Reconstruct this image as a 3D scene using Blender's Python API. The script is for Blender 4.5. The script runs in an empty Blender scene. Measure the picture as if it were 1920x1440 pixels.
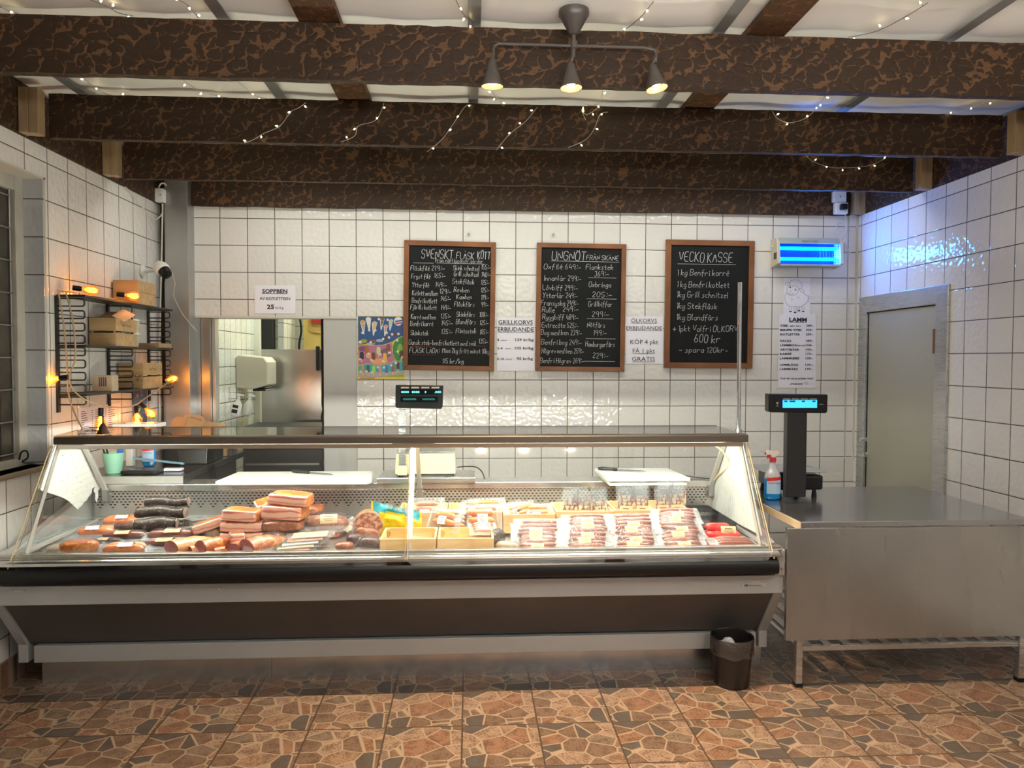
import bpy, math, random
from mathutils import Vector, Matrix, noise
random.seed(7)
SC = bpy.context.scene
COL = SC.collection
# ------------------------------------------------------------------ camera, world, exposure
H = 1.595                                   # eye height
F_PX, YAW, PITCH, ROLL = 1366.5, .0586, -.033, .0026
_cy, _sy, _cp, _sp = math.cos(YAW), math.sin(YAW), math.cos(PITCH), math.sin(PITCH)
FW = Vector((_sy*_cp, _cy*_cp, _sp)); _r0 = Vector((_cy, -_sy, 0)); _u0 = _r0.cross(FW)
RT = _r0*math.cos(ROLL) + _u0*math.sin(ROLL); UP = _u0*math.cos(ROLL) - _r0*math.sin(ROLL)
EYE = Vector((0, 0, H))
cd = bpy.data.cameras.new('camera'); cam = bpy.data.objects.new('camera', cd); COL.objects.link(cam)
cd.sensor_width = 36; cd.lens = F_PX/1920*36; cd.clip_start = .05; cd.clip_end = 60
m = Matrix((RT, UP, -FW)).transposed().to_4x4(); m.translation = EYE; cam.matrix_world = m
SC.camera = cam
SC.view_settings.view_transform = 'Standard'; SC.view_settings.look = 'None'
SC.view_settings.exposure = 0.66; SC.view_settings.gamma = 1; SC.view_settings.use_curve_mapping = False
w = bpy.data.worlds.new('world'); SC.world = w; w.use_nodes = True
w.node_tree.nodes['Background'].inputs[0].default_value = (.92, .95, 1, 1)
w.node_tree.nodes['Background'].inputs[1].default_value = .09

def light(name, kind, loc, energy, color, target=None, size=.1, size_y=None, spot=None, blend=.5):
    l = bpy.data.lights.new(name, kind); l.energy = energy; l.color = color
    if kind == 'AREA':
        l.size = size
        if size_y: l.shape = 'RECTANGLE'; l.size_y = size_y
    elif kind == 'SPOT': l.shadow_soft_size = size; l.spot_size = spot; l.spot_blend = blend
    else: l.shadow_soft_size = size
    o = bpy.data.objects.new(name, l); COL.objects.link(o); o.location = loc
    if target is not None: o.rotation_euler = (Vector(target)-Vector(loc)).to_track_quat('-Z', 'Y').to_euler()
    return o
# assumed daylight from behind the camera, added fill lamps over both sides of the counter, assumed lamps in the back room
light('assumed_daylight', 'AREA', (1.6, -2.6, 1.3), 6, (.72, .86, 1), (.6, 4, .6), 1.2, 1.9)
light('shop_fill', 'AREA', (.3, .7, 2.80), 6, (1, .96, .90), (.3, 2.2, 1.0), 2.6, .4)  # unseen fill lamp added to light the front surfaces
light('shop_fill_up', 'AREA', (.9, .7, 2.25), 92, (1, .98, .92), (.9, .75, 3.5), 3.4, .6)  # unseen lamp added to brighten ceiling and beams from below
light('staff_fill', 'AREA', (.45, 4.9, 2.93), 18, (.98, 1, .93), (.45, 4.9, 0), 4.2, .25)  # unseen lamp added behind the beams to brighten the back wall
light('assumed_backroom_lamp', 'AREA', (-1.35, 6.5, 2.75), 12, (.97, 1, .90), (-1.35, 6.5, 0), 1.0, .3)  # unseen lamp assumed from the greenish brightness of the back room
light('assumed_backroom_far_lamp', 'AREA', (-1.0, 8.2, 2.75), 22, (1, 1, .85), (-1.0, 8.2, 0), 1.0, .3)  # second unseen lamp, assumed for the far end of the back room

# ------------------------------------------------------------------ measuring helpers (rays through the surveyed view)
def ray(x, y): return FW + RT*((x-960)/F_PX) + UP*((720-y)/F_PX)
def atY(x, y, Y): d = ray(x, y); return EYE + d*(Y/d.y)
def atX(x, y, X): d = ray(x, y); return EYE + d*(X/d.x)
def atZ(x, y, Z): d = ray(x, y); return EYE + d*((Z-H)/d.z)
def deck(Y): return .66 + .0625*(Y-3.4)
def onDeck(x, y, dz=0):
    d = ray(x, y); t = (.66-.0625*3.4+dz-H)/(d.z-.0625*d.y); return EYE + d*t
XL, XR, YB = -2.258, 3.026, 5.56
ZB = 2.72                                   # underside of the beams
ZC = 3.0                                    # ceiling

# ------------------------------------------------------------------ materials
MATS = {}
def newmat(name):
    mt = bpy.data.materials.new(name); mt.use_nodes = True; nt = mt.node_tree
    return mt, nt, nt.nodes['Principled BSDF'], nt.nodes, nt.links
def mat(name, rgb, rough=.5, metal=0, spec=.5, nscale=0, namp=.15, bump=0, bscale=60, coat=0):
    """principled material with an optional noise tint and bump"""
    if name in MATS: return MATS[name]
    mt, nt, b, N, L = newmat(name)
    b.inputs['Roughness'].default_value = rough; b.inputs['Metallic'].default_value = metal
    b.inputs['Specular IOR Level'].default_value = spec; b.inputs['Coat Weight'].default_value = coat
    b.inputs['Base Color'].default_value = (*rgb, 1)
    if nscale:
        tc = N.new('ShaderNodeTexCoord'); n = N.new('ShaderNodeTexNoise'); n.inputs['Scale'].default_value = nscale
        n.inputs['Detail'].default_value = 5
        L.new(tc.outputs['Object'], n.inputs['Vector'])
        r = N.new('ShaderNodeValToRGB'); e = r.color_ramp.elements
        e[0].position = .3; e[1].position = .7
        e[0].color = (*[c*(1-namp) for c in rgb], 1); e[1].color = (*[min(1, c*(1+namp)) for c in rgb], 1)
        L.new(n.outputs['Fac'], r.inputs[0]); L.new(r.outputs[0], b.inputs['Base Color'])
    if bump:
        tc = N.new('ShaderNodeTexCoord'); n = N.new('ShaderNodeTexNoise'); n.inputs['Scale'].default_value = bscale
        L.new(tc.outputs['Object'], n.inputs['Vector'])
        bp = N.new('ShaderNodeBump'); bp.inputs['Strength'].default_value = bump; bp.inputs['Distance'].default_value = .01
        L.new(n.outputs['Fac'], bp.inputs['Height']); L.new(bp.outputs[0], b.inputs['Normal'])
    MATS[name] = mt; return mt
def emit(name, rgb, s):
    if name in MATS: return MATS[name]
    mt, nt, b, N, L = newmat(name)
    b.inputs['Base Color'].default_value = (*rgb, 1); b.inputs['Emission Color'].default_value = (*rgb, 1)
    b.inputs['Emission Strength'].default_value = s
    MATS[name] = mt; return mt
def mth(N, L, op, a, b=None, c=None):
    n = N.new('ShaderNodeMath'); n.operation = op
    for i, v in enumerate((a, b, c)):
        if v is None: continue
        if isinstance(v, (int, float)): n.inputs[i].default_value = v
        else: L.new(v, n.inputs[i])
    return n.outputs[0]
def mixc(N, L, f, a, b):
    n = N.new('ShaderNodeMix'); n.data_type = 'RGBA'
    for s, v in ((n.inputs[0], f), (n.inputs[6], a), (n.inputs[7], b)):
        if isinstance(v, (int, float)): s.default_value = v
        elif isinstance(v, tuple): s.default_value = (*v, 1)
        else: L.new(v, s)
    return n.outputs[2]
def pos(N, L):
    g = N.new('ShaderNodeNewGeometry'); s = N.new('ShaderNodeSeparateXYZ'); L.new(g.outputs['Position'], s.inputs[0])
    return g.outputs['Position'], s.outputs
def tile_mat(name, axis, off, size=.2, offz=.041, sizez=None, base=(.78, .745, .705), grout=(.075, .06, .05), half=.0026, rough=.05, wav=.75):
    mt, nt, b, N, L = newmat(name); sizez = sizez or size
    P, s = pos(N, L)
    u = mth(N, L, 'DIVIDE', mth(N, L, 'SUBTRACT', s[axis], off), size)
    v = mth(N, L, 'DIVIDE', mth(N, L, 'SUBTRACT', s[2], offz), sizez)
    def edge(c, sz):
        f = mth(N, L, 'FRACT', c); d = mth(N, L, 'MINIMUM', f, mth(N, L, 'SUBTRACT', 1.0, f))
        return mth(N, L, 'MULTIPLY', d, sz)
    d = mth(N, L, 'MINIMUM', edge(u, size), edge(v, sizez))
    g = mth(N, L, 'LESS_THAN', d, half)
    cell = N.new('ShaderNodeCombineXYZ'); L.new(mth(N, L, 'FLOOR', u), cell.inputs[0]); L.new(mth(N, L, 'FLOOR', v), cell.inputs[1])
    wn = N.new('ShaderNodeTexWhiteNoise'); L.new(cell.outputs[0], wn.inputs['Vector'])
    tint = mixc(N, L, wn.outputs['Value'], tuple(c*.94 for c in base), base)
    col = mixc(N, L, g, tint, grout)
    L.new(col, b.inputs['Base Color'])
    L.new(mth(N, L, 'MULTIPLY_ADD', g, .7, rough), b.inputs['Roughness'])
    n1 = N.new('ShaderNodeTexNoise'); n1.inputs['Scale'].default_value = 34; n1.inputs['Detail'].default_value = .3
    L.new(P, n1.inputs['Vector'])
    h = mth(N, L, 'ADD', mth(N, L, 'MULTIPLY', n1.outputs['Fac'], wav), mth(N, L, 'MULTIPLY', mth(N, L, 'MINIMUM', d, .006), 60))
    # each tile is set at a slightly different angle
    bp = N.new('ShaderNodeBump'); bp.inputs['Strength'].default_value = .8; bp.inputs['Distance'].default_value = .006
    L.new(h, bp.inputs['Height']); L.new(bp.outputs[0], b.inputs['Normal'])
    return mt
T_BACK = tile_mat('white_tile_back', 0, -1.848); T_LEFT = tile_mat('white_tile_left', 1, 4.079); T_RIGHT = tile_mat('white_tile_right', 1, 5.301)
T_ROOM = tile_mat('backroom_tile', 1, 5.62, .15, .03, base=(.74, .76, .68), half=.0028)
T_ROOMB = tile_mat('backroom_tile_far', 0, -1.90, .15, .03, base=(.74, .76, .68), half=.0028)

def floor_mat():
    mt, nt, b, N, L = newmat('stone_pattern_floor_tile'); P, s = pos(N, L); S = .3294
    u = mth(N, L, 'DIVIDE', mth(N, L, 'SUBTRACT', s[0], -2.006), S); v = mth(N, L, 'DIVIDE', mth(N, L, 'SUBTRACT', s[1], 3.4615), S)
    fu = mth(N, L, 'FRACT', u); fv = mth(N, L, 'FRACT', v)
    d = mth(N, L, 'MINIMUM', mth(N, L, 'MINIMUM', fu, mth(N, L, 'SUBTRACT', 1.0, fu)), mth(N, L, 'MINIMUM', fv, mth(N, L, 'SUBTRACT', 1.0, fv)))
    g = mth(N, L, 'LESS_THAN', d, .0115)
    cell = N.new('ShaderNodeCombineXYZ'); L.new(mth(N, L, 'FLOOR', u), cell.inputs[0]); L.new(mth(N, L, 'FLOOR', v), cell.inputs[1])
    wn = N.new('ShaderNodeTexWhiteNoise'); L.new(cell.outputs[0], wn.inputs['Vector'])
    k = mth(N, L, 'MULTIPLY', mth(N, L, 'FLOOR', mth(N, L, 'MULTIPLY', wn.outputs['Value'], 4)), 7.3)
    vec = N.new('ShaderNodeCombineXYZ'); L.new(mth(N, L, 'MULTIPLY', fu, 1.0), vec.inputs[0]); L.new(mth(N, L, 'MULTIPLY', fv, 1.15), vec.inputs[1]); L.new(k, vec.inputs[2])
    vo = N.new('ShaderNodeTexVoronoi'); vo.feature = 'DISTANCE_TO_EDGE'; vo.inputs['Scale'].default_value = 3.3; vo.inputs['Randomness'].default_value = .95
    vc = N.new('ShaderNodeTexVoronoi'); vc.inputs['Scale'].default_value = 3.3; vc.inputs['Randomness'].default_value = .95
    L.new(vec.outputs[0], vo.inputs['Vector']); L.new(vec.outputs[0], vc.inputs['Vector'])
    nn = N.new('ShaderNodeTexNoise'); nn.inputs['Scale'].default_value = 110; nn.inputs['Detail'].default_value = 6; nn.inputs['Roughness'].default_value = .75; L.new(P, nn.inputs['Vector'])
    n2 = N.new('ShaderNodeTexNoise'); n2.inputs['Scale'].default_value = 22; n2.inputs['Detail'].default_value = 3; L.new(P, n2.inputs['Vector'])
    sp = N.new('ShaderNodeSeparateColor'); L.new(vc.outputs['Color'], sp.inputs[0])
    rp = N.new('ShaderNodeValToRGB'); rp.color_ramp.interpolation = 'CONSTANT'; e = rp.color_ramp.elements
    e[0].position = 0; e[0].color = (.50, .33, .22, 1); e[1].position = .26; e[1].color = (.30, .19, .125, 1)
    for p_, c_ in ((.46, (.42, .225, .135)), (.60, (.33, .235, .165)), (.76, (.155, .135, .115)), (.9, (.47, .29, .18))):
        x = e.new(p_); x.color = (*c_, 1)
    L.new(sp.outputs[0], rp.inputs[0])
    dark = mth(N, L, 'GREATER_THAN', nn.outputs['Fac'], mth(N, L, 'MULTIPLY_ADD', n2.outputs['Fac'], -.45, .745))
    stone = mixc(N, L, mth(N, L, 'MULTIPLY', dark, .72), rp.outputs[0], (.15, .08, .05))
    edge = N.new('ShaderNodeMapRange'); edge.inputs[1].default_value = .018; edge.inputs[2].default_value = .048; L.new(vo.outputs['Distance'], edge.inputs[0])
    c = mixc(N, L, edge.outputs[0], (.56, .40, .265), stone)
    c = mixc(N, L, g, c, (.13, .085, .055))
    c = mixc(N, L, .40, c, (.0, .0, .0))
    L.new(c, b.inputs['Base Color']); b.inputs['Roughness'].default_value = .33; b.inputs['Specular IOR Level'].default_value = .4
    h = mth(N, L, 'ADD', edge.outputs[0], mth(N, L, 'MULTIPLY', mth(N, L, 'MINIMUM', d, .02), 60))
    bp = N.new('ShaderNodeBump'); bp.inputs['Strength'].default_value = .35; bp.inputs['Distance'].default_value = .0015
    L.new(h, bp.inputs['Height']); L.new(bp.outputs[0], b.inputs['Normal'])
    return mt
FLOOR = floor_mat()

def hewn_mat(name, ax, dark=(.029, .0145, .0066), lite=(.185, .088, .036)):
    """dark stained timber cut with overlapping gouge strokes; ax = the axis the board runs along"""
    mt, nt, b, N, L = newmat(name); P, s = pos(N, L)
    n0 = N.new('ShaderNodeTexNoise'); n0.inputs['Scale'].default_value = 16; n0.inputs['Detail'].default_value = 2; L.new(P, n0.inputs['Vector'])
    sub = N.new('ShaderNodeVectorMath'); sub.operation = 'MULTIPLY_ADD'; L.new(n0.outputs['Color'], sub.inputs[0]); sub.inputs[1].default_value = (.075, .075, .075); L.new(P, sub.inputs[2])
    mp = N.new('ShaderNodeMapping'); mp.inputs['Scale'].default_value = (15, 22, 22) if ax == 0 else (22, 15, 22)
    L.new(sub.outputs[0], mp.inputs['Vector'])
    v = N.new('ShaderNodeTexVoronoi'); v.feature = 'F1'; v.inputs['Scale'].default_value = 1; L.new(mp.outputs[0], v.inputs['Vector'])
    ve = N.new('ShaderNodeTexVoronoi'); ve.feature = 'DISTANCE_TO_EDGE'; ve.inputs['Scale'].default_value = 1; L.new(mp.outputs[0], ve.inputs['Vector'])
    # gouge ridges: show only on one side of each stroke
    off = N.new('ShaderNodeVectorMath'); off.operation = 'SUBTRACT'; L.new(mp.outputs[0], off.inputs[0]); L.new(v.outputs['Position'], off.inputs[1])
    so = N.new('ShaderNodeSeparateXYZ'); L.new(off.outputs[0], so.inputs[0])
    n3 = N.new('ShaderNodeTexNoise'); n3.inputs['Scale'].default_value = 5; L.new(P, n3.inputs['Vector'])
    side = mth(N, L, 'ADD', mth(N, L, 'ADD', mth(N, L, 'MULTIPLY', so.outputs[0 if ax == 0 else 1], .8), mth(N, L, 'MULTIPLY', so.outputs[2], -.5)), mth(N, L, 'MULTIPLY_ADD', n3.outputs['Fac'], 1.6, -.78))
    thr = N.new('ShaderNodeMapRange'); thr.inputs[1].default_value = .0; thr.inputs[2].default_value = .5; thr.inputs[3].default_value = .0; thr.inputs[4].default_value = .17
    L.new(side, thr.inputs[0])
    n5 = N.new('ShaderNodeTexNoise'); n5.inputs['Scale'].default_value = 34; n5.inputs['Detail'].default_value = 1; L.new(P, n5.inputs['Vector'])
    line = mth(N, L, 'LESS_THAN', ve.outputs['Distance'], mth(N, L, 'MULTIPLY', thr.outputs[0], mth(N, L, 'MULTIPLY_ADD', n5.outputs['Fac'], 5.0, -1.55)))
    gr = N.new('ShaderNodeTexNoise'); gr.inputs['Detail'].default_value = 4
    mg = N.new('ShaderNodeMapping'); mg.inputs['Scale'].default_value = (6, 120, 160) if ax == 0 else (120, 6, 160); L.new(P, mg.inputs['Vector']); L.new(mg.outputs[0], gr.inputs['Vector']); gr.inputs['Scale'].default_value = 1
    dk = mixc(N, L, gr.outputs['Fac'], tuple(c*.75 for c in dark), tuple(c*1.5 for c in dark))
    lt = mixc(N, L, gr.outputs['Fac'], tuple(c*.55 for c in lite), tuple(c*1.15 for c in lite))
    c = mixc(N, L, mth(N, L, 'MULTIPLY', line, .62), dk, lt)
    L.new(c, b.inputs['Base Color']); b.inputs['Roughness'].default_value = .62; b.inputs['Specular IOR Level'].default_value = .3
    bp = N.new('ShaderNodeBump'); bp.inputs['Strength'].default_value = .8; bp.inputs['Distance'].default_value = .006
    L.new(mth(N, L, 'MINIMUM', ve.outputs['Distance'], .25), bp.inputs['Height']); L.new(bp.outputs[0], b.inputs['Normal'])
    return mt
HEWN_X = hewn_mat('hewn_dark_wood', 0); HEWN_Y = hewn_mat('hewn_dark_wood_long', 1)

def wood_mat(name, a, bcol, sc=(3, 40, 40), rough=.55, knots=0):
    if name in MATS: return MATS[name]
    mt, nt, b, N, L = newmat(name); tc = N.new('ShaderNodeTexCoord'); mp = N.new('ShaderNodeMapping'); mp.inputs['Scale'].default_value = sc
    L.new(tc.outputs['Object'], mp.inputs['Vector'])
    n = N.new('ShaderNodeTexNoise'); n.inputs['Scale'].default_value = 1; n.inputs['Detail'].default_value = 4; n.inputs['Distortion'].default_value = .6; L.new(mp.outputs[0], n.inputs['Vector'])
    r = N.new('ShaderNodeValToRGB'); e = r.color_ramp.elements; e[0].position = .32; e[1].position = .68; e[0].color = (*a, 1); e[1].color = (*bcol, 1)
    L.new(n.outputs['Fac'], r.inputs[0]); out = r.outputs[0]
    if knots:
        v = N.new('ShaderNodeTexVoronoi'); v.inputs['Scale'].default_value = knots; L.new(tc.outputs['Object'], v.inputs['Vector'])
        k = mth(N, L, 'LESS_THAN', v.outputs['Distance'], .10); out = mixc(N, L, mth(N, L, 'MULTIPLY', k, .55), out, tuple(c*.35 for c in a))
    L.new(out, b.inputs['Base Color']); b.inputs['Roughness'].default_value = rough
    MATS[name] = mt; return mt
def steel_mat(name, rgb=(.56, .56, .55), rough=.28, sc=(1.2, 1.2, 60), amp=.10, dirt=0):
    if name in MATS: return MATS[name]
    mt, nt, b, N, L = newmat(name); tc = N.new('ShaderNodeTexCoord'); mp = N.new('ShaderNodeMapping'); mp.inputs['Scale'].default_value = sc
    L.new(tc.outputs['Object'], mp.inputs['Vector']); n = N.new('ShaderNodeTexNoise'); n.inputs['Scale'].default_value = 4; n.inputs['Detail'].default_value = 3; L.new(mp.outputs[0], n.inputs['Vector'])
    n2 = N.new('ShaderNodeTexNoise'); n2.inputs['Scale'].default_value = 3.5; n2.inputs['Detail'].default_value = 3; L.new(tc.outputs['Object'], n2.inputs['Vector'])
    L.new(mixc(N, L, n2.outputs['Fac'], tuple(c*(1-amp-dirt) for c in rgb), tuple(min(1, c*(1+amp)) for c in rgb)), b.inputs['Base Color'])
    b.inputs['Metallic'].default_value = .9
    L.new(mth(N, L, 'MULTIPLY_ADD', n.outputs['Fac'], .08, rough-.04), b.inputs['Roughness'])
    bp = N.new('ShaderNodeBump'); bp.inputs['Strength'].default_value = .025; bp.inputs['Distance'].default_value = .01; n4 = N.new('ShaderNodeTexNoise'); n4.inputs['Scale'].default_value = 2.5; n4.inputs['Detail'].default_value = 0; L.new(tc.outputs['Object'], n4.inputs['Vector']); L.new(n4.outputs['Fac'], bp.inputs['Height']); L.new(bp.outputs[0], b.inputs['Normal'])
    MATS[name] = mt; return mt
def film_mat(name, tint=(1, 1, 1), gl=.10, diff=.06, bump=0, bscale=30, rough=.03, dcol=(.85, .87, .9)):
    """thin clear sheet: transparent, a little white, fresnel gloss"""
    if name in MATS: return MATS[name]
    mt = bpy.data.materials.new(name); mt.use_nodes = True; nt = mt.node_tree; N = nt.nodes; L = nt.links
    N.remove(N['Principled BSDF']); out = N['Material Output']
    t = N.new('ShaderNodeBsdfTransparent'); t.inputs[0].default_value = (*tint, 1)
    g = N.new('ShaderNodeBsdfGlossy'); g.inputs['Roughness'].default_value = rough; g.inputs[0].default_value = (.7, .7, .71, 1) if bump else (1, 1, 1, 1)
    d = N.new('ShaderNodeBsdfDiffuse'); d.inputs[0].default_value = (*dcol, 1)
    fr = N.new('ShaderNodeFresnel'); ge = N.new('ShaderNodeNewGeometry'); L.new(mth(N, L, 'MULTIPLY_ADD', ge.outputs['Backfacing'], 1/1.45-1.45, 1.45), fr.inputs[0])   # same index from both sides of the sheet
    if bump:
        tc = N.new('ShaderNodeTexCoord'); n = N.new('ShaderNodeTexNoise'); n.inputs['Scale'].default_value = bscale; n.inputs['Detail'].default_value = 2; n.inputs['Distortion'].default_value = 1.2; L.new(tc.outputs['Object'], n.inputs['Vector'])
        bp = N.new('ShaderNodeBump'); bp.inputs['Strength'].default_value = bump; bp.inputs['Distance'].default_value = .02; L.new(n.outputs['Fac'], bp.inputs['Height'])
        L.new(bp.outputs[0], g.inputs['Normal']); L.new(bp.outputs[0], fr.inputs['Normal'])
    m1 = N.new('ShaderNodeMixShader'); m1.inputs[0].default_value = diff; L.new(t.outputs[0], m1.inputs[1]); L.new(d.outputs[0], m1.inputs[2])
    m2 = N.new('ShaderNodeMixShader'); L.new(mth(N, L, 'MULTIPLY_ADD', fr.outputs[0], .5 if bump else 1.0, gl), m2.inputs[0]); L.new(m1.outputs[0], m2.inputs[1]); L.new(g.outputs[0], m2.inputs[2])
    L.new(m2.outputs[0], out.inputs[0]); MATS[name] = mt; return mt

STEEL = steel_mat('brushed_steel'); STEEL_D = steel_mat('worn_steel', (.42, .42, .41), .34, dirt=.08)
TABLETOP = steel_mat('steel_worktop', (.40, .41, .42), .17, (1, 1, 1), .06)
GALV = steel_mat('galvanised_sheet', (.50, .49, .48), .38, (3, 3, 3), .18)
ALU = mat('painted_aluminium', (.50, .51, .51), .38, .35, nscale=3, namp=.05)
ALU_W = mat('light_aluminium_profile', (.50, .48, .45), .3, .5)
CHROME = mat('polished_chrome', (.75, .75, .74), .08, 1)
BLACK = mat('black_plastic', (.008, .008, .009), .34, spec=.35)
BLACKM = mat('matt_black_metal', (.015, .014, .014), .45)
GLASS = film_mat('clear_glass', (.975, .985, .98), .0, .0)
FILM = film_mat('vacuum_bag_film', (.97, .97, .98), .0, .035, .5, 20, .08)
FILM_RIM = film_mat('vacuum_bag_rim', (.97, .97, .98), .02, .20, .6, 26, .14)
FILM2 = film_mat('clear_pouch_film', (.975, .98, .98), .0, .06, .6, 34, .16)
WHITE = mat('white_plastic', (.78, .77, .73), .35)
CREAM = mat('cream_plastic', (.52, .47, .31), .35)
PAPER = mat('white_paper', (.84, .81, .88), .75)
INK = mat('black_ink', (.02, .02, .03), .7)
LABELM = mat('kraft_beige_label', (.62, .45, .25), .65)
PINE = wood_mat('pine_wood', (.60, .36, .14), (.78, .53, .25), knots=9)
PINE_C = wood_mat('crate_pine', (.62, .40, .16), (.80, .58, .30), (4, 60, 30), knots=6)

# ------------------------------------------------------------------ mesh building
SPLIT = {'cord', 'end_cap', 'glass_edge', 'display_window', 'dim_display', 'side_glass_edge', 'side_glass_shoe', 'side_sill', 'kick_plate', 'screw', 'stretcher', 'tube_cap', 'rivet', 'light_wire', 'caption_strip', 'torn_window_film', 'filament'}
class MB:
    def __init__(s): s.v = []; s.f = []; s.mi = []; s.m = 0
    def add(s, vs, fs, M=None):
        o = len(s.v)
        for p in vs: s.v.append((M @ Vector(p)) if M is not None else Vector(p))
        for f in fs: s.f.append([o+i for i in f]); s.mi.append(s.m)
        return s
    def mat(s, i): s.m = i; return s
    def box(s, a, b, M=None):
        (x0, y0, z0), (x1, y1, z1) = a, b
        return s.add([(x0, y0, z0), (x1, y0, z0), (x1, y1, z0), (x0, y1, z0), (x0, y0, z1), (x1, y0, z1), (x1, y1, z1), (x0, y1, z1)],
                     [(3, 2, 1, 0), (4, 5, 6, 7), (0, 1, 5, 4), (1, 2, 6, 5), (2, 3, 7, 6), (3, 0, 4, 7)], M)
    def cbox(s, c, d, M=None):
        return s.box([c[i]-d[i]/2 for i in range(3)], [c[i]+d[i]/2 for i in range(3)], M)
    def quad(s, a, b, c, d): return s.add([a, b, c, d], [(0, 1, 2, 3)])
    def tube(s, pts, r, n=8, closed=False, caps=True):
        pts = [Vector(p) for p in pts]; rr = r if isinstance(r, (list, tuple)) else [r]*len(pts); o = len(s.v); K = len(pts)
        up = None
        for i, p in enumerate(pts):
            a = pts[(i-1) % K] if (closed or i) else p; c = pts[(i+1) % K] if (closed or i < K-1) else p
            t = (c-a).normalized() if (c-a).length > 1e-9 else Vector((0, 0, 1))
            if up is None: up = Vector((0, 0, 1)) if abs(t.z) < .9 else Vector((1, 0, 0))
            x = t.cross(up)
            if x.length < 1e-6: x = t.cross(Vector((1, 0, 0)))
            x.normalize(); y = x.cross(t); up = y
            for k in range(n):
                g = 2*math.pi*k/n; s.v.append(p + x*math.cos(g)*rr[i] + y*math.sin(g)*rr[i])
        for i in range(K if closed else K-1):
            for k in range(n):
                a = o+i*n+k; b = o+i*n+(k+1) % n; j = (i+1) % K; s.f.append([a, b, o+j*n+(k+1) % n, o+j*n+k]); s.mi.append(s.m)
        if caps and not closed:
            s.f.append([o+k for k in range(n)][::-1]); s.mi.append(s.m); s.f.append([o+(K-1)*n+k for k in range(n)]); s.mi.append(s.m)
        return s
    def cyl(s, a, b, r, n=20, r2=None): return s.tube([a, b], [r, r if r2 is None else r2], n)
    def lathe(s, prof, M=None, n=28, cap=True):
        o = len(s.v); vs = []
        for r, z in prof:
            for k in range(n): g = 2*math.pi*k/n; vs.append((r*math.cos(g), r*math.sin(g), z))
        fs = [(i*n+k, i*n+(k+1) % n, (i+1)*n+(k+1) % n, (i+1)*n+k) for i in range(len(prof)-1) for k in range(n)]
        if cap and prof[0][0] > 1e-6: fs.append(tuple(range(n))[::-1])
        if cap and prof[-1][0] > 1e-6: fs.append(tuple((len(prof)-1)*n+k for k in range(n)))
        return s.add(vs, fs, M)
    def prism(s, poly, axis, a, b, M=None):
        """poly in the two other axes, extruded along axis from a to b"""
        def mk(p, t):
            q = list(p); q.insert(axis, t); return q
        n = len(poly); vs = [mk(p, a) for p in poly]+[mk(p, b) for p in poly]
        fs = [tuple(range(n))[::-1], tuple(range(n, 2*n))]+[(i, (i+1) % n, n+(i+1) % n, n+i) for i in range(n)]
        return s.add(vs, fs, M)
    def grid(s, fn, nu, nv, M=None):
        vs = [fn(i/nu, j/nv) for j in range(nv+1) for i in range(nu+1)]
        fs = [(j*(nu+1)+i, j*(nu+1)+i+1, (j+1)*(nu+1)+i+1, (j+1)*(nu+1)+i) for j in range(nv) for i in range(nu)]
        return s.add(vs, fs, M)
    def loose(s):
        p = list(range(len(s.v)))
        def f(x):
            while p[x] != x: p[x] = p[p[x]]; x = p[x]
            return x
        for q in s.f:
            for i in q[1:]: p[f(i)] = f(q[0])
        out = {}
        for q, mi in zip(s.f, s.mi):
            m_, mp = out.setdefault(f(q[0]), (MB(), {}))
            for i in q:
                if i not in mp: mp[i] = len(m_.v); m_.v.append(s.v[i])
            m_.f.append([mp[i] for i in q]); m_.mi.append(mi)
        return [a for a, _ in out.values()]
    def build(s, name, mats, parent=None, smooth=False, bevel=0, seg=2, keep=False, _one=False):
        if not isinstance(mats, (list, tuple)): mats = [mats]
        if name in SPLIT and not _one:
            pieces = s.loose()
            if len(pieces) > 1: return [q.build(name, mats, parent, smooth, bevel, seg, keep, True) for q in pieces][0]
        base = Vector((0, 0, 0))
        if parent is not None: base = Vector(parent.get('_b', (0, 0, 0)))
        elif not keep and s.v:
            xs = [v.x for v in s.v]; ys = [v.y for v in s.v]
            base = Vector(((min(xs)+max(xs))/2, (min(ys)+max(ys))/2, min(v.z for v in s.v)))
        me = bpy.data.meshes.new(name); me.from_pydata([v-base for v in s.v], [], s.f)
        for mt in mats: me.materials.append(mt)
        if len(mats) > 1: me.polygons.foreach_set('material_index', s.mi)
        me.validate(); me.update()
        import bmesh
        bm = bmesh.new(); bm.from_mesh(me); bmesh.ops.recalc_face_normals(bm, faces=bm.faces); bm.to_mesh(me); bm.free()
        if smooth:
            me.polygons.foreach_set('use_smooth', [True]*len(me.polygons))
            try: me.set_sharp_from_angle(angle=math.radians(38))
            except Exception: pass
        o = bpy.data.objects.new(name, me); COL.objects.link(o)
        if parent is not None:
            o.parent = parent; o['_b'] = list(base)
        else: o.location = base; o['_b'] = list(base)
        if bevel:
            md = o.modifiers.new('bevel', 'BEVEL'); md.width = bevel; md.segments = seg; md.limit_method = 'ANGLE'; md.angle_limit = math.radians(40)
        return o
def thing(name, label, cat, base=(0, 0, 0), group=None):
    o = bpy.data.objects.new(name, None); COL.objects.link(o); o.location = base; o['_b'] = list(base); o.empty_display_size = .05
    return tag(o, label, cat, group)
def tag(o, label, cat, group=None, kind=None):
    o['label'] = label; o['category'] = cat
    if group: o['group'] = group
    if kind: o['kind'] = kind
    return o
def struct(o): o['kind'] = 'structure'; return o
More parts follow.
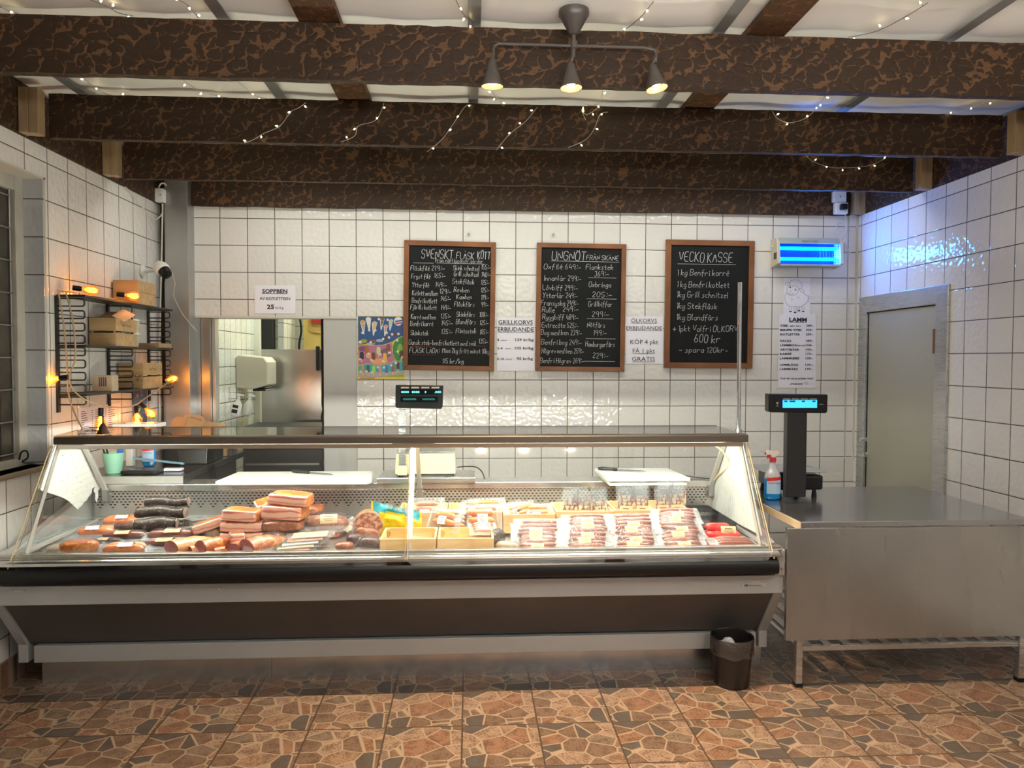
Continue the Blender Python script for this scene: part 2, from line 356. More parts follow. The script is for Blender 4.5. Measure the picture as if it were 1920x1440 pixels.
def dup(root, loc, rot=(0, 0, 0), label=None, group=None, scale=None):
    r = root.copy(); COL.objects.link(r); r.location = loc; r.rotation_euler = rot
    if scale: r.scale = scale
    if label: r['label'] = label
    if group: r['group'] = group
    for ch in list(root.children):
        c = ch.copy(); COL.objects.link(c); c.parent = r
        for g in ch.children:
            d = g.copy(); COL.objects.link(d); d.parent = c
    return r
def catmull(pts, n=6):
    P = [Vector(p) for p in pts]; out = []
    for i in range(len(P)-1):
        p0 = P[max(i-1, 0)]; p1 = P[i]; p2 = P[i+1]; p3 = P[min(i+2, len(P)-1)]
        for k in range(n):
            t = k/n; out.append(.5*((2*p1)+(-p0+p2)*t+(2*p0-5*p1+4*p2-p3)*t*t+(-p0+3*p1-3*p2+p3)*t**3))
    out.append(P[-1]); return out

# ------------------------------------------------------------------ lettering: a single stroke chalk hand
G = {'A': '022842,1535', 'B': '0208,083847463505,053544433202', 'C': '4738180703123243', 'D': '0208,083847433202', 'E': '48080242,0535', 'F': '480802,0535',
 'G': '47381807031232434525', 'H': '0208,4248,0545', 'I': '1218', 'J': '4843321203', 'K': '0208,480542', 'L': '080242', 'M': '0208254842', 'N': '02084248',
 'O': '180703123243473818', 'P': '0208,083847463505', 'R': '0208,083847463505,2542', 'S': '473818070615354443321203', 'T': '0848,2822', 'U': '080312324348',
 'V': '082248', 'W': '0812253248', 'X': '0248,0842', 'Y': '082548,2522', 'Z': '08480242', 'Å': '022842,1535,1929', 'Ä': '022842,1535,0809,3839', 'Ö': '180703123243473818,1819,3839',
 'a': '35150403122233,3532', 'b': '0802,0415253433221203', 'c': '352504031232', 'd': '3832,35150403122233', 'e': '0434351504031232', 'f': '38281711,0535',
 'g': '35150403123334,3531201001', 'h': '0802,0415253432', 'i': '1512,1617', 'j': '25211001,2627', 'k': '0802,350432', 'l': '080312', 'm': '0502,04152422,24354442',
 'n': '0502,0415253432', 'o': '150403122233342515', 'p': '0500,0415253433221203', 'r': '0502,04152535', 's': '3525151433221202', 't': '17132232,0535', 'u': '0503122233,3532',
 'v': '052235', 'w': '0512243245', 'x': '0532,0235', 'y': '0503122233,3531201001', 'z': '05350232', 'å': '35150403122233,3532,1727', 'ä': '35150403122233,3532,1617,2627',
 'ö': '150403122233342515,1617,2627', 'é': '0434351504031232,1627', 'ô': '150403122233342515,162736',
 '0': '180703122233372818', '1': '071812', '2': '07182837360232', '3': '083825343322120 3'.replace(' ', ''), '4': '180434,3632', '5': '38080515253433221203', '6': '2817040312223334251504',
 '7': '083812', '8': '1807061534332212031436372818', '9': '362515060718283732', '-': '0434', ':': '1314,1617', '.': '1213', ',': '1201', '+': '0444,2226', '/': '0138'}
def stroke_text(mb, txt, x, z, height, width, y, th, slant=.08, jit=.05):
    """chalk strokes on the plane Y=y; (x,z) = left end of the baseline, height of a capital, total width"""
    adv = []; tot = 0
    for ch in txt:
        if ch == ' ': adv.append((tot, None)); tot += 2.2; continue
        g = G.get(ch, G['-']); st = [[(int(q[i]), int(q[i+1])-2) for i in range(0, len(q), 2)] for q in g.split(',')]
        mx = max(p[0] for s_ in st for p in s_); adv.append((tot, st)); tot += mx+1.5
    tot = max(tot-1.5, 1); sx = width/tot; sz = height/6
    for a, st in adv:
        if st is None: continue
        dz = random.uniform(-jit, jit)*height
        for s_ in st:
            p = [Vector((x+(a+q[0]+slant*q[1]*1.5)*sx, y, z+q[1]*sz+dz)) for q in s_]
            if len(p) > 2:
                q = [p[0]]
                for i in range(len(p)-1): q += [p[i]*.72+p[i+1]*.28, p[i]*.28+p[i+1]*.72]
                q.append(p[-1]); p = q
            for i in range(len(p)-1):
                d = p[i+1]-p[i]
                if d.length < 1e-6: continue
                d.normalize(); n_ = Vector((-d.z, 0, d.x))*th/2; e = d*th*.3
                mb.quad(p[i]-e-n_, p[i+1]+e-n_, p[i+1]+e+n_, p[i]-e+n_)
def font_text(mb, txt, x, z, height, width, y, bold=.0, shear=0, align='L', M=None):
    c = bpy.data.curves.new('t', 'FONT'); c.body = txt; c.size = 1; c.shear = shear; c.offset = bold; c.resolution_u = 2
    o = bpy.data.objects.new('t', c); COL.objects.link(o); dg = bpy.context.evaluated_depsgraph_get(); dg.update()
    me = bpy.data.meshes.new_from_object(o.evaluated_get(dg)); vs = [v.co.copy() for v in me.vertices]
    if vs:
        x0 = min(v.x for v in vs); x1 = max(v.x for v in vs); k = height/.73; s_ = width/max(x1-x0, 1e-4) if width else k
        if align == 'C': x -= (x1-x0)*s_/2
        mb.add([(x+(v.x-x0)*s_, y, z+v.y*k) for v in vs], [tuple(p.vertices) for p in me.polygons], M)
    bpy.data.objects.remove(o); bpy.data.curves.remove(c); bpy.data.meshes.remove(me)

# ================================================================== THE ROOM
def slab(name, mt, *boxes, bevel=0):
    b = MB()
    for a, c in boxes: b.box(a, c)
    return struct(b.build(name, mt, keep=True, bevel=bevel))
slab('floor', FLOOR, ((-4, -3.2, -.1), (4.2, 9.6, 0)))
def ceil_z(x, y):                            # soft plastic lining sheets that sag a little between the battens
    return ZC - .012*math.sin(y*15+.5*math.sin(x*3)) - .010*math.sin(x*6.3-.1)**2 - .004*noise.noise(Vector((x*3, y*5, 0)))
b = MB(); b.grid(lambda u, v: (-2.6+5.9*u, -3.2+8.9*v, ceil_z(-2.6+5.9*u, -3.2+8.9*v)), 120, 190)
b.box((-2.6, -3.2, ZC+.03), (3.3, 5.7, ZC+.08))
CEILM = mat('white_ceiling_sheet', (.84, .81, .76), .42)
struct(b.build('ceiling', CEILM, keep=True, smooth=True))
slab('ceiling_backroom', mat('backroom_white', (.75, .76, .68), .7), ((-3.3, 5.7, 2.9), (0.3, 9.6, 3.0)))
slab('wall_back', T_BACK, ((-.845, YB, 0), (XR+.2, YB+.12, 2.96)), ((-2.055, YB, 1.918), (-.845, YB+.12, 2.96)))
slab('wall_left', T_LEFT, ((XL-.22, 4.046, 0), (XL, 5.70, ZB)), ((XL-.22, 2.2, 0), (XL, 4.046, 1.03)), ((XL-.22, 2.2, 2.555), (XL, 4.046, ZB)), ((XL-.22, -3.2, 0), (XL, 2.2, ZB)))
slab('wall_right', T_RIGHT, ((XR, 5.385, 0), (XR+.2, YB+.12, ZB)), ((XR, -3.2, 0), (XR+.2, 4.55, ZB)), ((XR, 4.55, 1.97), (XR+.2, 5.385, ZB)), ((XR+.06, 4.5, 0), (XR+.2, 5.5, 2.0)))
slab('baseboard_left', FLOOR, ((XL, -3.2, 0), (XL+.012, 4.6, .125)))
slab('trim_1', mat('corner_bead', (.6, .56, .5), .4), ((XR-.012, YB-.012, .82), (XR, YB, ZB)), ((XR-.075, YB-.004, .82), (XR-.070, YB, ZB)))
# left pillar clad in sheet metal
b = MB(); b.box((-2.20, 5.44, 0), (-2.035, 5.60, 2.96)); b.box((-2.203, 5.437, 0), (-2.032, 5.439, 2.16)); struct(b.build('trim_2', GALV, keep=True, bevel=.004))
slab('trim_3', mat('dark_gap', (.05, .035, .03), .8), ((XL+.004, 5.50, 0), (-2.20, 5.58, ZB)), ((-2.06, 5.545, 1.0), (-2.045, 5.585, ZB)))
slab('trim_4', mat('header_underside_white', (.62, .60, .54), .6), ((-2.055, YB-.002, 1.902), (-.845, YB+.14, 1.918)))
slab('trim_5', STEEL_D, ((-2.055, YB+.0, 0), (-2.0, YB+.10, 1.90)), ((-1.998, YB+.012, 0), (-1.965, YB+.10, 1.90)), ((-1.963, YB, 0), (-1.93, YB+.10, 1.90)))
slab('trim_6', ALU_W, ((-1.928, YB+.04, 0), (-1.905, YB+.12, 1.90)))
slab('trim_7', mat('grey_white_panel', (.50, .49, .47), .5), ((-1.095, YB+.006, 0), (-.847, YB+.06, 1.90)))
# black rubber seal on the edge of the panel, wavy at the bottom
b = MB(); pts = []
for i in range(60):
    z = .5+1.4*i/59; dx = .006*math.sin(i*1.3)*(1 if z < 1.25 else .1); pts.append((-1.108+dx, YB+.03, z))
b.tube(pts, .011, 6); struct(b.build('trim_8', BLACK, keep=True, smooth=True))
# back room seen through the hatch
slab('wall_backroom_left', T_ROOM, ((-2.16, 5.68, 0), (-2.04, 7.10, 2.9)))
slab('trim_9', mat('cream_post', (.66, .66, .55), .5), ((-2.04, 7.06, 0), (-1.99, 7.12, 2.9)), ((-2.03, 5.66, 0), (-2.0, 5.70, 2.9)))
slab('wall_backroom_far', T_ROOMB, ((-3.2, 8.6, 0), (.3, 8.7, 2.9)))
slab('wall_backroom_side', T_ROOM, ((-2.36, 7.9, 0), (-2.28, 8.6, 2.9)), ((-.72, 5.70, 0), (-.64, 8.6, 2.9)))
slab('trim_10', mat('dark_door_post', (.05, .05, .045), .5), ((-2.175, 7.8, 0), (-2.06, 7.9, 2.9)))
slab('wall_backroom_yellow', mat('yellow_block_wall', (.70, .52, .15), .6, nscale=8, namp=.08), ((-1.83, 8.2, 0), (-1.2, 8.3, 2.9)))
slab('wall_backroom_partition', T_ROOM, ((-2.02, 7.85, 0), (-1.96, 8.35, 2.9)))
# left window: tiled jamb, white frame, dark panes behind a wire grille
t = thing('window_1', '', '', (XL-.2, 3.2, 1.0)); del t['label']; del t['category']; struct(t)
b = MB(); X0 = XL-.100
b.box((X0-.05, 3.965, 1.03), (X0, 4.046, 2.555)); b.box((X0-.05, 2.281, 2.47), (X0-.001, 3.964, 2.555)); b.box((X0-.05, 2.281, 1.03), (X0-.001, 3.964, 1.07)); b.box((X0-.05, 2.2, 1.03), (X0, 2.28, 2.555))
b.build('window_frame', mat('old_white_paint', (.46, .43, .37), .5, nscale=6, namp=.15), t, bevel=.004)
b = MB(); b.box((X0-.045, 2.28, 1.07), (X0-.038, 3.965, 2.47)); b.build('window_pane', mat('dark_pane', (.006, .006, .006), .4, spec=.12, bump=.5, bscale=120), t)
b = MB(); b.box((X0-.037, 3.86, 1.07), (X0-.030, 3.965, 2.47)); b.build('window_lining', mat('grey_curtain_edge', (.09, .08, .065), .8, spec=.1, nscale=20), t)
b = MB()
for k in range(9): b.cyl((X0-.012, 2.28, 1.10+.167*k), (X0-.012, 3.95, 1.10+.167*k), .004, 6)
for y in (3.945, 3.775, 3.6): b.cyl((X0-.018, y, 1.07), (X0-.018, y, 2.47), .0045, 6)
b.build('window_grille', mat('grille_metal', (.35, .33, .30), .4, .7), t, smooth=True)
b = MB(); b.box((X0, 2.2, 1.005), (XL+.018, 4.045, 1.03)); b.build('window_sill', wood_mat('worn_sill', (.20, .15, .10), (.34, .27, .20), (30, 3, 30)), t, bevel=.004)
b = MB(); b.box((X0, 4.030, 1.03), (XL+.001, 4.046, 2.545)); b.build('window_jamb', tile_mat('jamb_tile', 1, 3.9, 1.0, sizez=.2, base=(.50, .50, .51)), t)
b = MB(); b.box((X0, 2.2, 2.545), (XL+.003, 4.052, 2.556)); b.box((XL-.004, 4.040, 1.03), (XL+.003, 4.052, 2.556)); b.build('window_edge_trim', mat('bead_white', (.55, .50, .44), .5), t)
# right wall door with steel frame
t = thing('door_1', '', '', (XR, 5.0, 0)); del t['label']; del t['category']; struct(t)
b = MB(); b.box((XR-.018, 4.436, 0), (XR+.05, 4.56, 2.08)); b.box((XR-.018, 5.385, 0), (XR+.05, 5.49, 2.08)); b.v[4].z = b.v[5].z = b.v[6].z = b.v[7].z = 2.082; b.v[6].z = b.v[7].z = 1.962; b.v[12].z = b.v[13].z = 1.962; b.v[14].z = b.v[15].z = 2.082; b.prism([(4.436, 2.082), (4.56, 1.962), (5.385, 1.962), (5.49, 2.082)], 0, XR-.018, XR+.05)
b.build('door_frame', STEEL, t, bevel=.004)
b = MB(); b.box((XR+.004, 4.565, .01), (XR+.045, 5.38, 1.957)); b.build('door_panel', mat('beige_door', (.44, .42, .34), .28, .35, nscale=2, namp=.04), t, bevel=.003)
b = MB(); p = atX(1757, 640, XR); b.box((XR-.012, 4.552, p.z-.08), (XR+.006, 4.580, p.z+.08)); b.cyl((XR-.014, 4.566, p.z-.08), (XR-.014, 4.566, p.z+.08), .011, 10); b.build('hinge', mat('rusty_hinge', (.20, .09, .04), .6, .3), t, smooth=True)
p = atX(1622, 852, XR+.004); b = MB(); b.cyl((XR-.006, p.y, p.z), (XR+.004, p.y, p.z), .027, 20); b.tube([(XR, p.y, p.z), (XR-.055, p.y, p.z), (XR-.062, p.y-.02, p.z+.002), (XR-.062, p.y-.12, p.z+.004)], .009, 10)
b.build('door_handle', CHROME, t, smooth=True)
p = atX(1622, 824, XR+.004); b = MB(); b.cyl((XR-.012, p.y, p.z), (XR+.004, p.y, p.z), .028, 20); b.cyl((XR-.03, p.y, p.z), (XR-.012, p.y, p.z), .014, 16); b.build('door_lock', CHROME, t, smooth=True)

# unseen housings added around the fill lamps before and behind the counter, then the assumed back room lamps
FH = mat('added_housing_enamel', (.6, .6, .58), .4)
slab('trim_40', FH, ((-.98, .50, 2.81), (1.62, .90, 2.87)), ((-.9, .68, 2.87), (-.88, .70, 2.99)), ((1.5, .68, 2.87), (1.52, .70, 2.99)))
slab('trim_41', FH, ((-1.65, 4.775, 2.935), (2.55, 5.025, 2.975)))
slab('trim_42', FH, ((-.80, .40, 2.19), (2.60, 1.0, 2.235)), ((-.6, .69, 2.235), (-.59, .70, 2.80)), ((2.4, .69, 2.235), (2.41, .70, 2.99)))
slab('trim_43', FH, ((-1.86, 6.35, 2.76), (-.84, 6.65, 2.80)), ((-1.5, 8.05, 2.76), (-.5, 8.35, 2.80)))
# ------------------------------------------------------------------ beams
def beam(y0, th, x0, x1, label, z0=ZB, z1=2.945, mt=HEWN_X):
    b = MB(); n = 90
    def edge(i, s_): return .004*noise.noise(Vector((i*.31, s_, y0)))+.003*noise.noise(Vector((i*.9, s_, y0)))
    vs = []; fs = []
    for i in range(n+1):
        x = x0+(x1-x0)*i/n; a = z0+edge(i, 1); c = z1+edge(i, 5)
        vs += [(x, y0+.004+edge(i, 9), a), (x, y0+th, a+.002), (x, y0+th, c), (x, y0+.004+edge(i, 13), c)]
    for i in range(n):
        o = 4*i
        for k in range(4): fs.append((o+k, o+(k+1) % 4, o+4+(k+1) % 4, o+4+k))
    fs += [(0, 1, 2, 3), (4*n+3, 4*n+2, 4*n+1, 4*n)]
    b.add(vs, fs); o = b.build('ceiling_beam', mt, smooth=True); return tag(o, label, 'beam', 'hewn beams across the ceiling')
BY = (3.005, 3.886, 4.715, 5.505)
beam(BY[0], .05, XL+.0, XR-.0, 'hewn dark brown beam nearest the viewer, behind the spotlight lamp')
beam(BY[1], .05, -2.14, 2.93, 'hewn dark brown beam hung with loose fairy lights, second from the viewer')
beam(BY[2], .05, -2.15, 2.94, 'hewn dark brown beam with a short fairy light drape at its right, third from the viewer')
beam(BY[3], .05, -2.03, 2.94, 'hewn dark brown beam lying along the top of the back tile wall')
for x0, x1, lb in ((XL-.05, XL+.016, 'hewn dark ledger board along the top of the left wall'), (XR-.003, XR+.06, 'hewn dark ledger board along the top of the right wall')):
    b = MB(); b.box((x0, -3.1, ZB+.002), (x1, 5.56, 2.98)); tag(b.build('ledger_board', HEWN_Y), lb, 'beam', 'ledger boards on the side walls')
for x0, x1, lb in ((-.685, -.52, 'short lengthwise brown beam above the others, left one'), (1.155, 1.315, 'short lengthwise brown beam above the others, right one')):
    b = MB(); b.box((x0, -3.0, 2.952), (x1, 5.5, 2.982)); tag(b.build('cross_beam', hewn_mat('hewn_cross_'+str(x0), 1, (.07, .032, .014), (.25, .11, .045))), lb, 'beam', 'lengthwise beams')
RAW = wood_mat('raw_timber', (.29, .19, .10), (.42, .29, .16), (8, 8, 2))
for (a, c, y, lb) in ((-2.238, -2.145, 3.80, 'pair of raw timber studs holding the left end of the second beam'), (-2.24, -2.152, 4.635, 'pair of raw timber studs holding the left end of the third beam'),
                      (2.935, 3.022, 3.80, 'pair of raw timber studs at the right end of the second beam'), (2.945, 3.022, 4.635, 'pair of raw timber studs at the right end of the third beam'), (2.942, 3.022, 5.44, 'pair of raw timber studs at the right end of the beam on the back wall')):
    b = MB(); mid = (a+c)/2; b.box((a, y, ZB+.002), (mid-.001, y+.065, 2.945)); b.box((mid+.001, y+.002, ZB-.001), (c, y+.065, 2.945))
    tag(b.build('timber_stud', RAW, bevel=.002), lb, 'stud', 'raw timber studs')
for i, x in enumerate((-2.0, -.99, .02, 1.04, 2.05)):
    b = MB(); b.box((x-.026, -3.0, 2.966), (x+.026, 5.5, 2.970)); struct(b.build('trim_%d' % (20+i), mat('grey_batten', (.30, .29, .28), .4, .5), keep=True))

# ================================================================== REFRIGERATED DISPLAY CASE
CX0, CX1 = -2.17, 1.522
case = thing('display_case', 'long refrigerated meat counter with slanted glass front and black bumper', 'display case', (-.3, 3.8, 0))
SP = [(3.42, .556), (3.42, .469), (3.60, .216), (3.60, .128), (3.72, .128), (3.72, .16), (4.28, .16), (4.28, .85), (4.20, .852), (3.44, .672)]
for x0, x1 in ((CX0, CX0+.045), (CX1-.045, CX1)):
    b = MB(); b.prism(SP, 0, x0, x1); b.build('end_frame', ALU, case, bevel=.004)
b = MB(); b.box((CX0+.015, 3.412, .469), (CX1-.02, 3.432, .558)); b.build('front_band', ALU, case, bevel=.003)
b = MB(); b.prism([(3.428, .474), (3.436, .474), (3.63, .222), (3.62, .218)], 0, CX0+.046, CX1-.046); b.build('sloping_panel', mat('dark_grey_sheet', (.115, .105, .10), .42, .25, nscale=3, namp=.1), case)
b = MB(); b.box((CX0+.075, 3.597, .128), (CX1-.06, 3.66, .210)); b.build('base_rail', ALU, case, bevel=.003)
b = MB(); b.box((-2.09, 3.655, 0), (-.985, 3.675, .120)); b.box((-.982, 3.653, 0), (1.512, 3.673, .125)); b.build('kick_plate', steel_mat('kick_steel', (.58, .59, .60), .24, (1, 1, 1), .12), case)
# bumper: rounded black profile
prof = [(3.40, .572)]+[(3.375-.045*math.cos(a), .622+.045*math.sin(a)) for a in [math.radians(-90+i*18) for i in range(11)]]+[(3.40, .667)]
prof = [(3.40, .575), (3.372, .575), (3.355, .580), (3.345, .592), (3.342, .615), (3.346, .638), (3.356, .648), (3.372, .652), (3.40, .652)]
b = MB(); b.prism(prof, 0, CX0+.002, 1.468); b.build('bumper', BLACK, case, smooth=True)
b = MB(); b.prism([(3.385, .652), (3.362, .655), (3.352, .664), (3.352, .676), (3.362, .684), (3.385, .686)], 0, CX0+.05, 1.475); b.build('chrome_rail', steel_mat('bright_rail', (.66, .66, .65), .16, (60, 1, 1), .05), case, smooth=True)
b = MB(); b.box((CX0+.03, 3.385, .686), (1.50, 3.43, .692)); b.box((CX0+.03, 3.395, .66), (1.50, 3.43, .705)); b.build('front_ledge', steel_mat('ledge_metal', (.52, .50, .46), .22, (60, 1, 1), .05), case, bevel=.002)
b = MB(); b.box((1.47, 3.40, .56), (1.52, 3.46, .685)); b.build('end_bracket', ALU_W, case, bevel=.004)
b = MB(); b.mat(0)
for z in (.59, .655): b.cyl((1.505, 3.398, z), (1.505, 3.402, z), .006, 10)
b.build('screw', STEEL_D, case)
# deck, back panel, rear ledge
DX0, DX1 = -2.10, 1.47
b = MB(); b.prism([(3.42, deck(3.42)-.03), (3.42, deck(3.42)), (4.20, deck(4.20)), (4.20, deck(4.2)-.03)], 0, DX0, DX1); b.build('deck', STEEL, case)
PERF, nt, bs, N, L = newmat('perforated_steel'); P, s = pos(N, L)
rowh = .0152; pw = .023
vz = mth(N, L, 'DIVIDE', mth(N, L, 'SUBTRACT', s[2], .737), rowh); row = mth(N, L, 'FLOOR', vz)
ux = mth(N, L, 'ADD', mth(N, L, 'DIVIDE', s[0], pw), mth(N, L, 'MULTIPLY', row, .5))
fx = mth(N, L, 'ABSOLUTE', mth(N, L, 'SUBTRACT', mth(N, L, 'FRACT', ux), .5)); fz = mth(N, L, 'ABSOLUTE', mth(N, L, 'SUBTRACT', mth(N, L, 'FRACT', vz), .5))
hole = mth(N, L, 'MULTIPLY', mth(N, L, 'LESS_THAN', fx, .28), mth(N, L, 'LESS_THAN', fz, .23)); hole = mth(N, L, 'MULTIPLY', hole, mth(N, L, 'GREATER_THAN', vz, 0.0))
# lower rows thin out into triangles
f3 = mth(N, L, 'ABSOLUTE', mth(N, L, 'SUBTRACT', mth(N, L, 'FRACT', mth(N, L, 'DIVIDE', s[0], pw*3)), .5))
keep = mth(N, L, 'GREATER_THAN', mth(N, L, 'ADD', mth(N, L, 'MULTIPLY', f3, 7.0), -.1), mth(N, L, 'SUBTRACT', 3.4, vz)); keep = mth(N, L, 'MAXIMUM', keep, mth(N, L, 'GREATER_THAN', vz, 4.0))
hole = mth(N, L, 'MULTIPLY', hole, keep)
nz = N.new('ShaderNodeTexNoise'); nz.inputs['Scale'].default_value = 2.2; L.new(P, nz.inputs['Vector'])
L.new(mixc(N, L, hole, mixc(N, L, nz.outputs['Fac'], (.50, .47, .44), (.66, .63, .60)), (.008, .008, .01)), bs.inputs['Base Color'])
L.new(mth(N, L, 'MULTIPLY_ADD', hole, -.85, .85), bs.inputs['Metallic']); L.new(mth(N, L, 'MULTIPLY_ADD', hole, .5, .30), bs.inputs['Roughness'])
b = MB(); b.box((DX0, 4.20, deck(4.2)-.02), (DX1, 4.215, .857)); b.build('perforated_back_panel', PERF, case)
b = MB(); b.box((DX0-.0, 4.185, .853), (DX1+.02, 4.37, .889)); b.build('rear_ledge', steel_mat('ledge_top', (.60, .59, .56), .25, (60, 1, 1), .06), case, bevel=.002)
b = MB(); b.box((CX0+.045, 3.72, .165), (CX1-.045, 4.26, .60)); b.build('cabinet_body', STEEL_D, case)
b = MB(); b.box((CX0+.045, 3.436, .60), (CX1-.045, 4.26, .64)); b.box((CX0+.045, 4.22, .60), (CX1-.045, 4.27, .85)); b.build('cabinet_tub', STEEL_D, case)
# left and right metal sills outside the glass
b = MB(); b.box((CX0-.03, 3.43, .655), (-2.075, 4.20, .69)); b.box((1.475, 3.43, .655), (CX1, 4.20, .69)); b.build('side_sill', STEEL, case, bevel=.002)
GX0, GX1, GM = -2.035, 1.432, -.293
GT = (3.70, 1.168); GB = (3.338, .651)      # top and bottom of the sloping front glass (Y, Z)
gn = Vector((0, GB[1]-GT[1], GT[0]-GB[0])).normalized()
def gpt(x, f, off=0):
    y = GB[0]+(GT[0]-GB[0])*f; z = GB[1]+(GT[1]-GB[1])*f; return Vector((x, y-off*.82, z+off*.57))
for x0, x1 in ((GX0, GM-.004), (GM+.008, GX1)):
    b = MB(); c = .022; f0 = .035
    pl = [gpt(x0+c, 0), gpt(x1-c, 0), gpt(x1, f0), gpt(x1, 1), gpt(x0, 1), gpt(x0, f0)]; bk = [q+Vector((0, .0049, -.0034)) for q in pl]
    b.add(pl+bk, [(0, 1, 2, 3, 4, 5), (11, 10, 9, 8, 7, 6)]+[(i, (i+1) % 6, 6+(i+1) % 6, 6+i) for i in range(6)]); g = b.build('front_glass', GLASS, case)
    b = MB(); e = film_mat('glass_edge', (.75, .6, .35), .25, .5, dcol=(.75, .62, .42))
    for xx in (x0, x1): b.tube([gpt(xx, f0, .001), gpt(xx, 1, .001)], .0017, 6)
    b.build('glass_edge', e, g)
# top: fascia, reflector rail, glass cover, tubes
b = MB(); b.prism([(3.675, 1.174), (3.668, 1.178), (3.668, 1.206), (3.674, 1.212), (3.74, 1.214), (3.74, 1.208), (3.68, 1.205), (3.68, 1.174)], 0, GX0+.01, GX1+.005)
b.build('top_fascia', mat('bronze_fascia', (.17, .145, .12), .33, .75), case, smooth=True)
b = MB(); b.prism([(3.690, 1.150), (3.686, 1.172), (3.70, 1.176), (3.74, 1.176), (3.74, 1.17), (3.705, 1.150)], 0, GX0+.02, GX1-.015); b.build('reflector_rail', steel_mat('reflector', (.80, .79, .74), .2, (60, 1, 1), .04), case, smooth=True)
b = MB(); b.add([(GX0-.10, 4.20, 1.206), (GX1+.02, 4.20, 1.206), (GX1, 3.72, 1.208), (GX0-.02, 3.72, 1.208), (GX0-.10, 4.20, 1.212), (GX1+.02, 4.20, 1.212), (GX1, 3.72, 1.214), (GX0-.02, 3.72, 1.214)],
    [(3, 2, 1, 0), (4, 5, 6, 7), (0, 1, 5, 4), (1, 2, 6, 5), (2, 3, 7, 6), (3, 0, 4, 7)]); b.build('glass_cover', film_mat('smoked_glass', (.80, .82, .80), .02, .03, dcol=(.3, .3, .28)), case)
b = MB(); b.box((GX0-.09, 4.198, 1.204), (GX1+.02, 4.204, 1.2135)); b.build('cover_edge', BLACKM, case)
TUBE = emit('fluorescent_tube', (.97, 1.0, .87), 74)
for x0, x1 in ((-1.95, -.40), (-.18, 1.36)):
    b = MB(); b.cyl((x0, 3.80, 1.178), (x1, 3.80, 1.178), .013, 12); tb = b.build('light_tube', TUBE, case, smooth=True)
    b = MB(); b.cyl((x0-.03, 3.80, 1.178), (x0, 3.80, 1.178), .015, 12); b.cyl((x1, 3.80, 1.178), (x1+.03, 3.80, 1.178), .015, 12); b.build('tube_cap', WHITE, tb)
# sloping supports
def support(x, w_=.010):
    b = MB(); b.tube([(x, 3.445, .70), (x, 3.725, 1.165)], w_, 4); b.build('front_strut', ALU_W, case)
    b = MB(); b.box((-.012, -.008, 0), (.012, .008, .36)); q = b.build('rear_strut', ALU_W, case, bevel=.002); b2 = Vector((x, 4.19, .845)); d_ = Vector((x, 3.93, 1.175))-b2
    q.data.transform(Matrix.Translation(b2-Vector(case['_b'])) @ d_.to_track_quat('Z', 'Y').to_matrix().to_4x4() @ Matrix.Scale(d_.length/.36, 4, (0, 0, 1)) @ Matrix.Translation(Vector(case['_b'])))
    b = MB(); b.box((x-.016, 4.165, .80), (x+.016, 4.20, .87)); b.box((x-.024, 4.19, .79), (x+.024, 4.20, .84)); br = b.build('strut_bracket', STEEL_D, case, bevel=.003)
support(-2.03); support(GM+.010, .012); support(1.415)
# side glass
def side_glass(x, th):
    pl = [(3.40, .705), (4.20, .705), (4.24, .80), (3.98, 1.165), (3.715, 1.165)]
    b = MB(); b.prism(pl, 0, x, x+th); return b.build('side_glass', GLASS, case)
side_glass(-2.065, .005); side_glass(1.437, .005)
b = MB(); b.box((-2.070, 3.40, .690), (-2.050, 4.22, .708)); b.box((1.432, 3.40, .690), (1.450, 4.22, .708)); b.build('side_glass_shoe', ALU_W, case, bevel=.002)
b = MB(); b.tube([(-2.058, 3.352, .655), (-2.058, 3.705, 1.165)], .003, 4); b.tube([(1.446, 3.352, .655), (1.446, 3.705, 1.165)], .003, 4); b.build('side_glass_edge', mat('amber_edge', (.52, .38, .2), .3), case)
# worn white film: whole pane on the right, torn remnant on the left
def streak_mat(name, vert):
    mt, nt, bs, N, L = newmat(name); P, s = pos(N, L)
    if vert: f = mth(N, L, 'FRACT', mth(N, L, 'DIVIDE', s[1], .031)); q = s[1]
    else: q = mth(N, L, 'SUBTRACT', s[2], mth(N, L, 'MULTIPLY', s[1], .05)); f = mth(N, L, 'FRACT', mth(N, L, 'DIVIDE', q, .034))
    ln = mth(N, L, 'LESS_THAN', f, .06)
    n = N.new('ShaderNodeTexNoise'); n.inputs['Scale'].default_value = 1; n.inputs['Detail'].default_value = 5; mp = N.new('ShaderNodeMapping'); mp.inputs['Scale'].default_value = (1, 140, 22) if vert else (1, 22, 120)
    L.new(P, mp.inputs['Vector']); L.new(mp.outputs[0], n.inputs['Vector'])
    spk = mth(N, L, 'GREATER_THAN', n.outputs['Fac'], .66)
    c = mixc(N, L, mth(N, L, 'MULTIPLY', ln, .45), (.56, .56, .53), (.22, .21, .20)); c = mixc(N, L, mth(N, L, 'MULTIPLY', spk, .7), c, (.12, .13, .12))
    L.new(c, bs.inputs['Base Color']); bs.inputs['Roughness'].default_value = .5
    bs.inputs['Transmission Weight'].default_value = 0
    return mt
b = MB(); b.prism([(3.47, .735), (4.19, .71), (4.225, .80), (3.97, 1.16), (3.73, 1.16)], 0, 1.4335, 1.4360); b.build('worn_window_film', streak_mat('worn_film_vertical', True), case)
def torn(y, z): return (y, z)
tp = [(3.725, 1.16), (3.99, 1.16), (4.11, 1.02), (4.165, .945), (4.16, .925), (4.13, .915), (4.12, .895), (4.09, .885), (4.08, .862), (4.05, .85), (4.03, .832), (4.0, .83), (3.98, .812), (3.955, .81), (3.94, .80), (3.90, .83), (3.86, .86), (3.80, .892), (3.74, .915), (3.70, .93), (3.63, .955), (3.59, .975)]
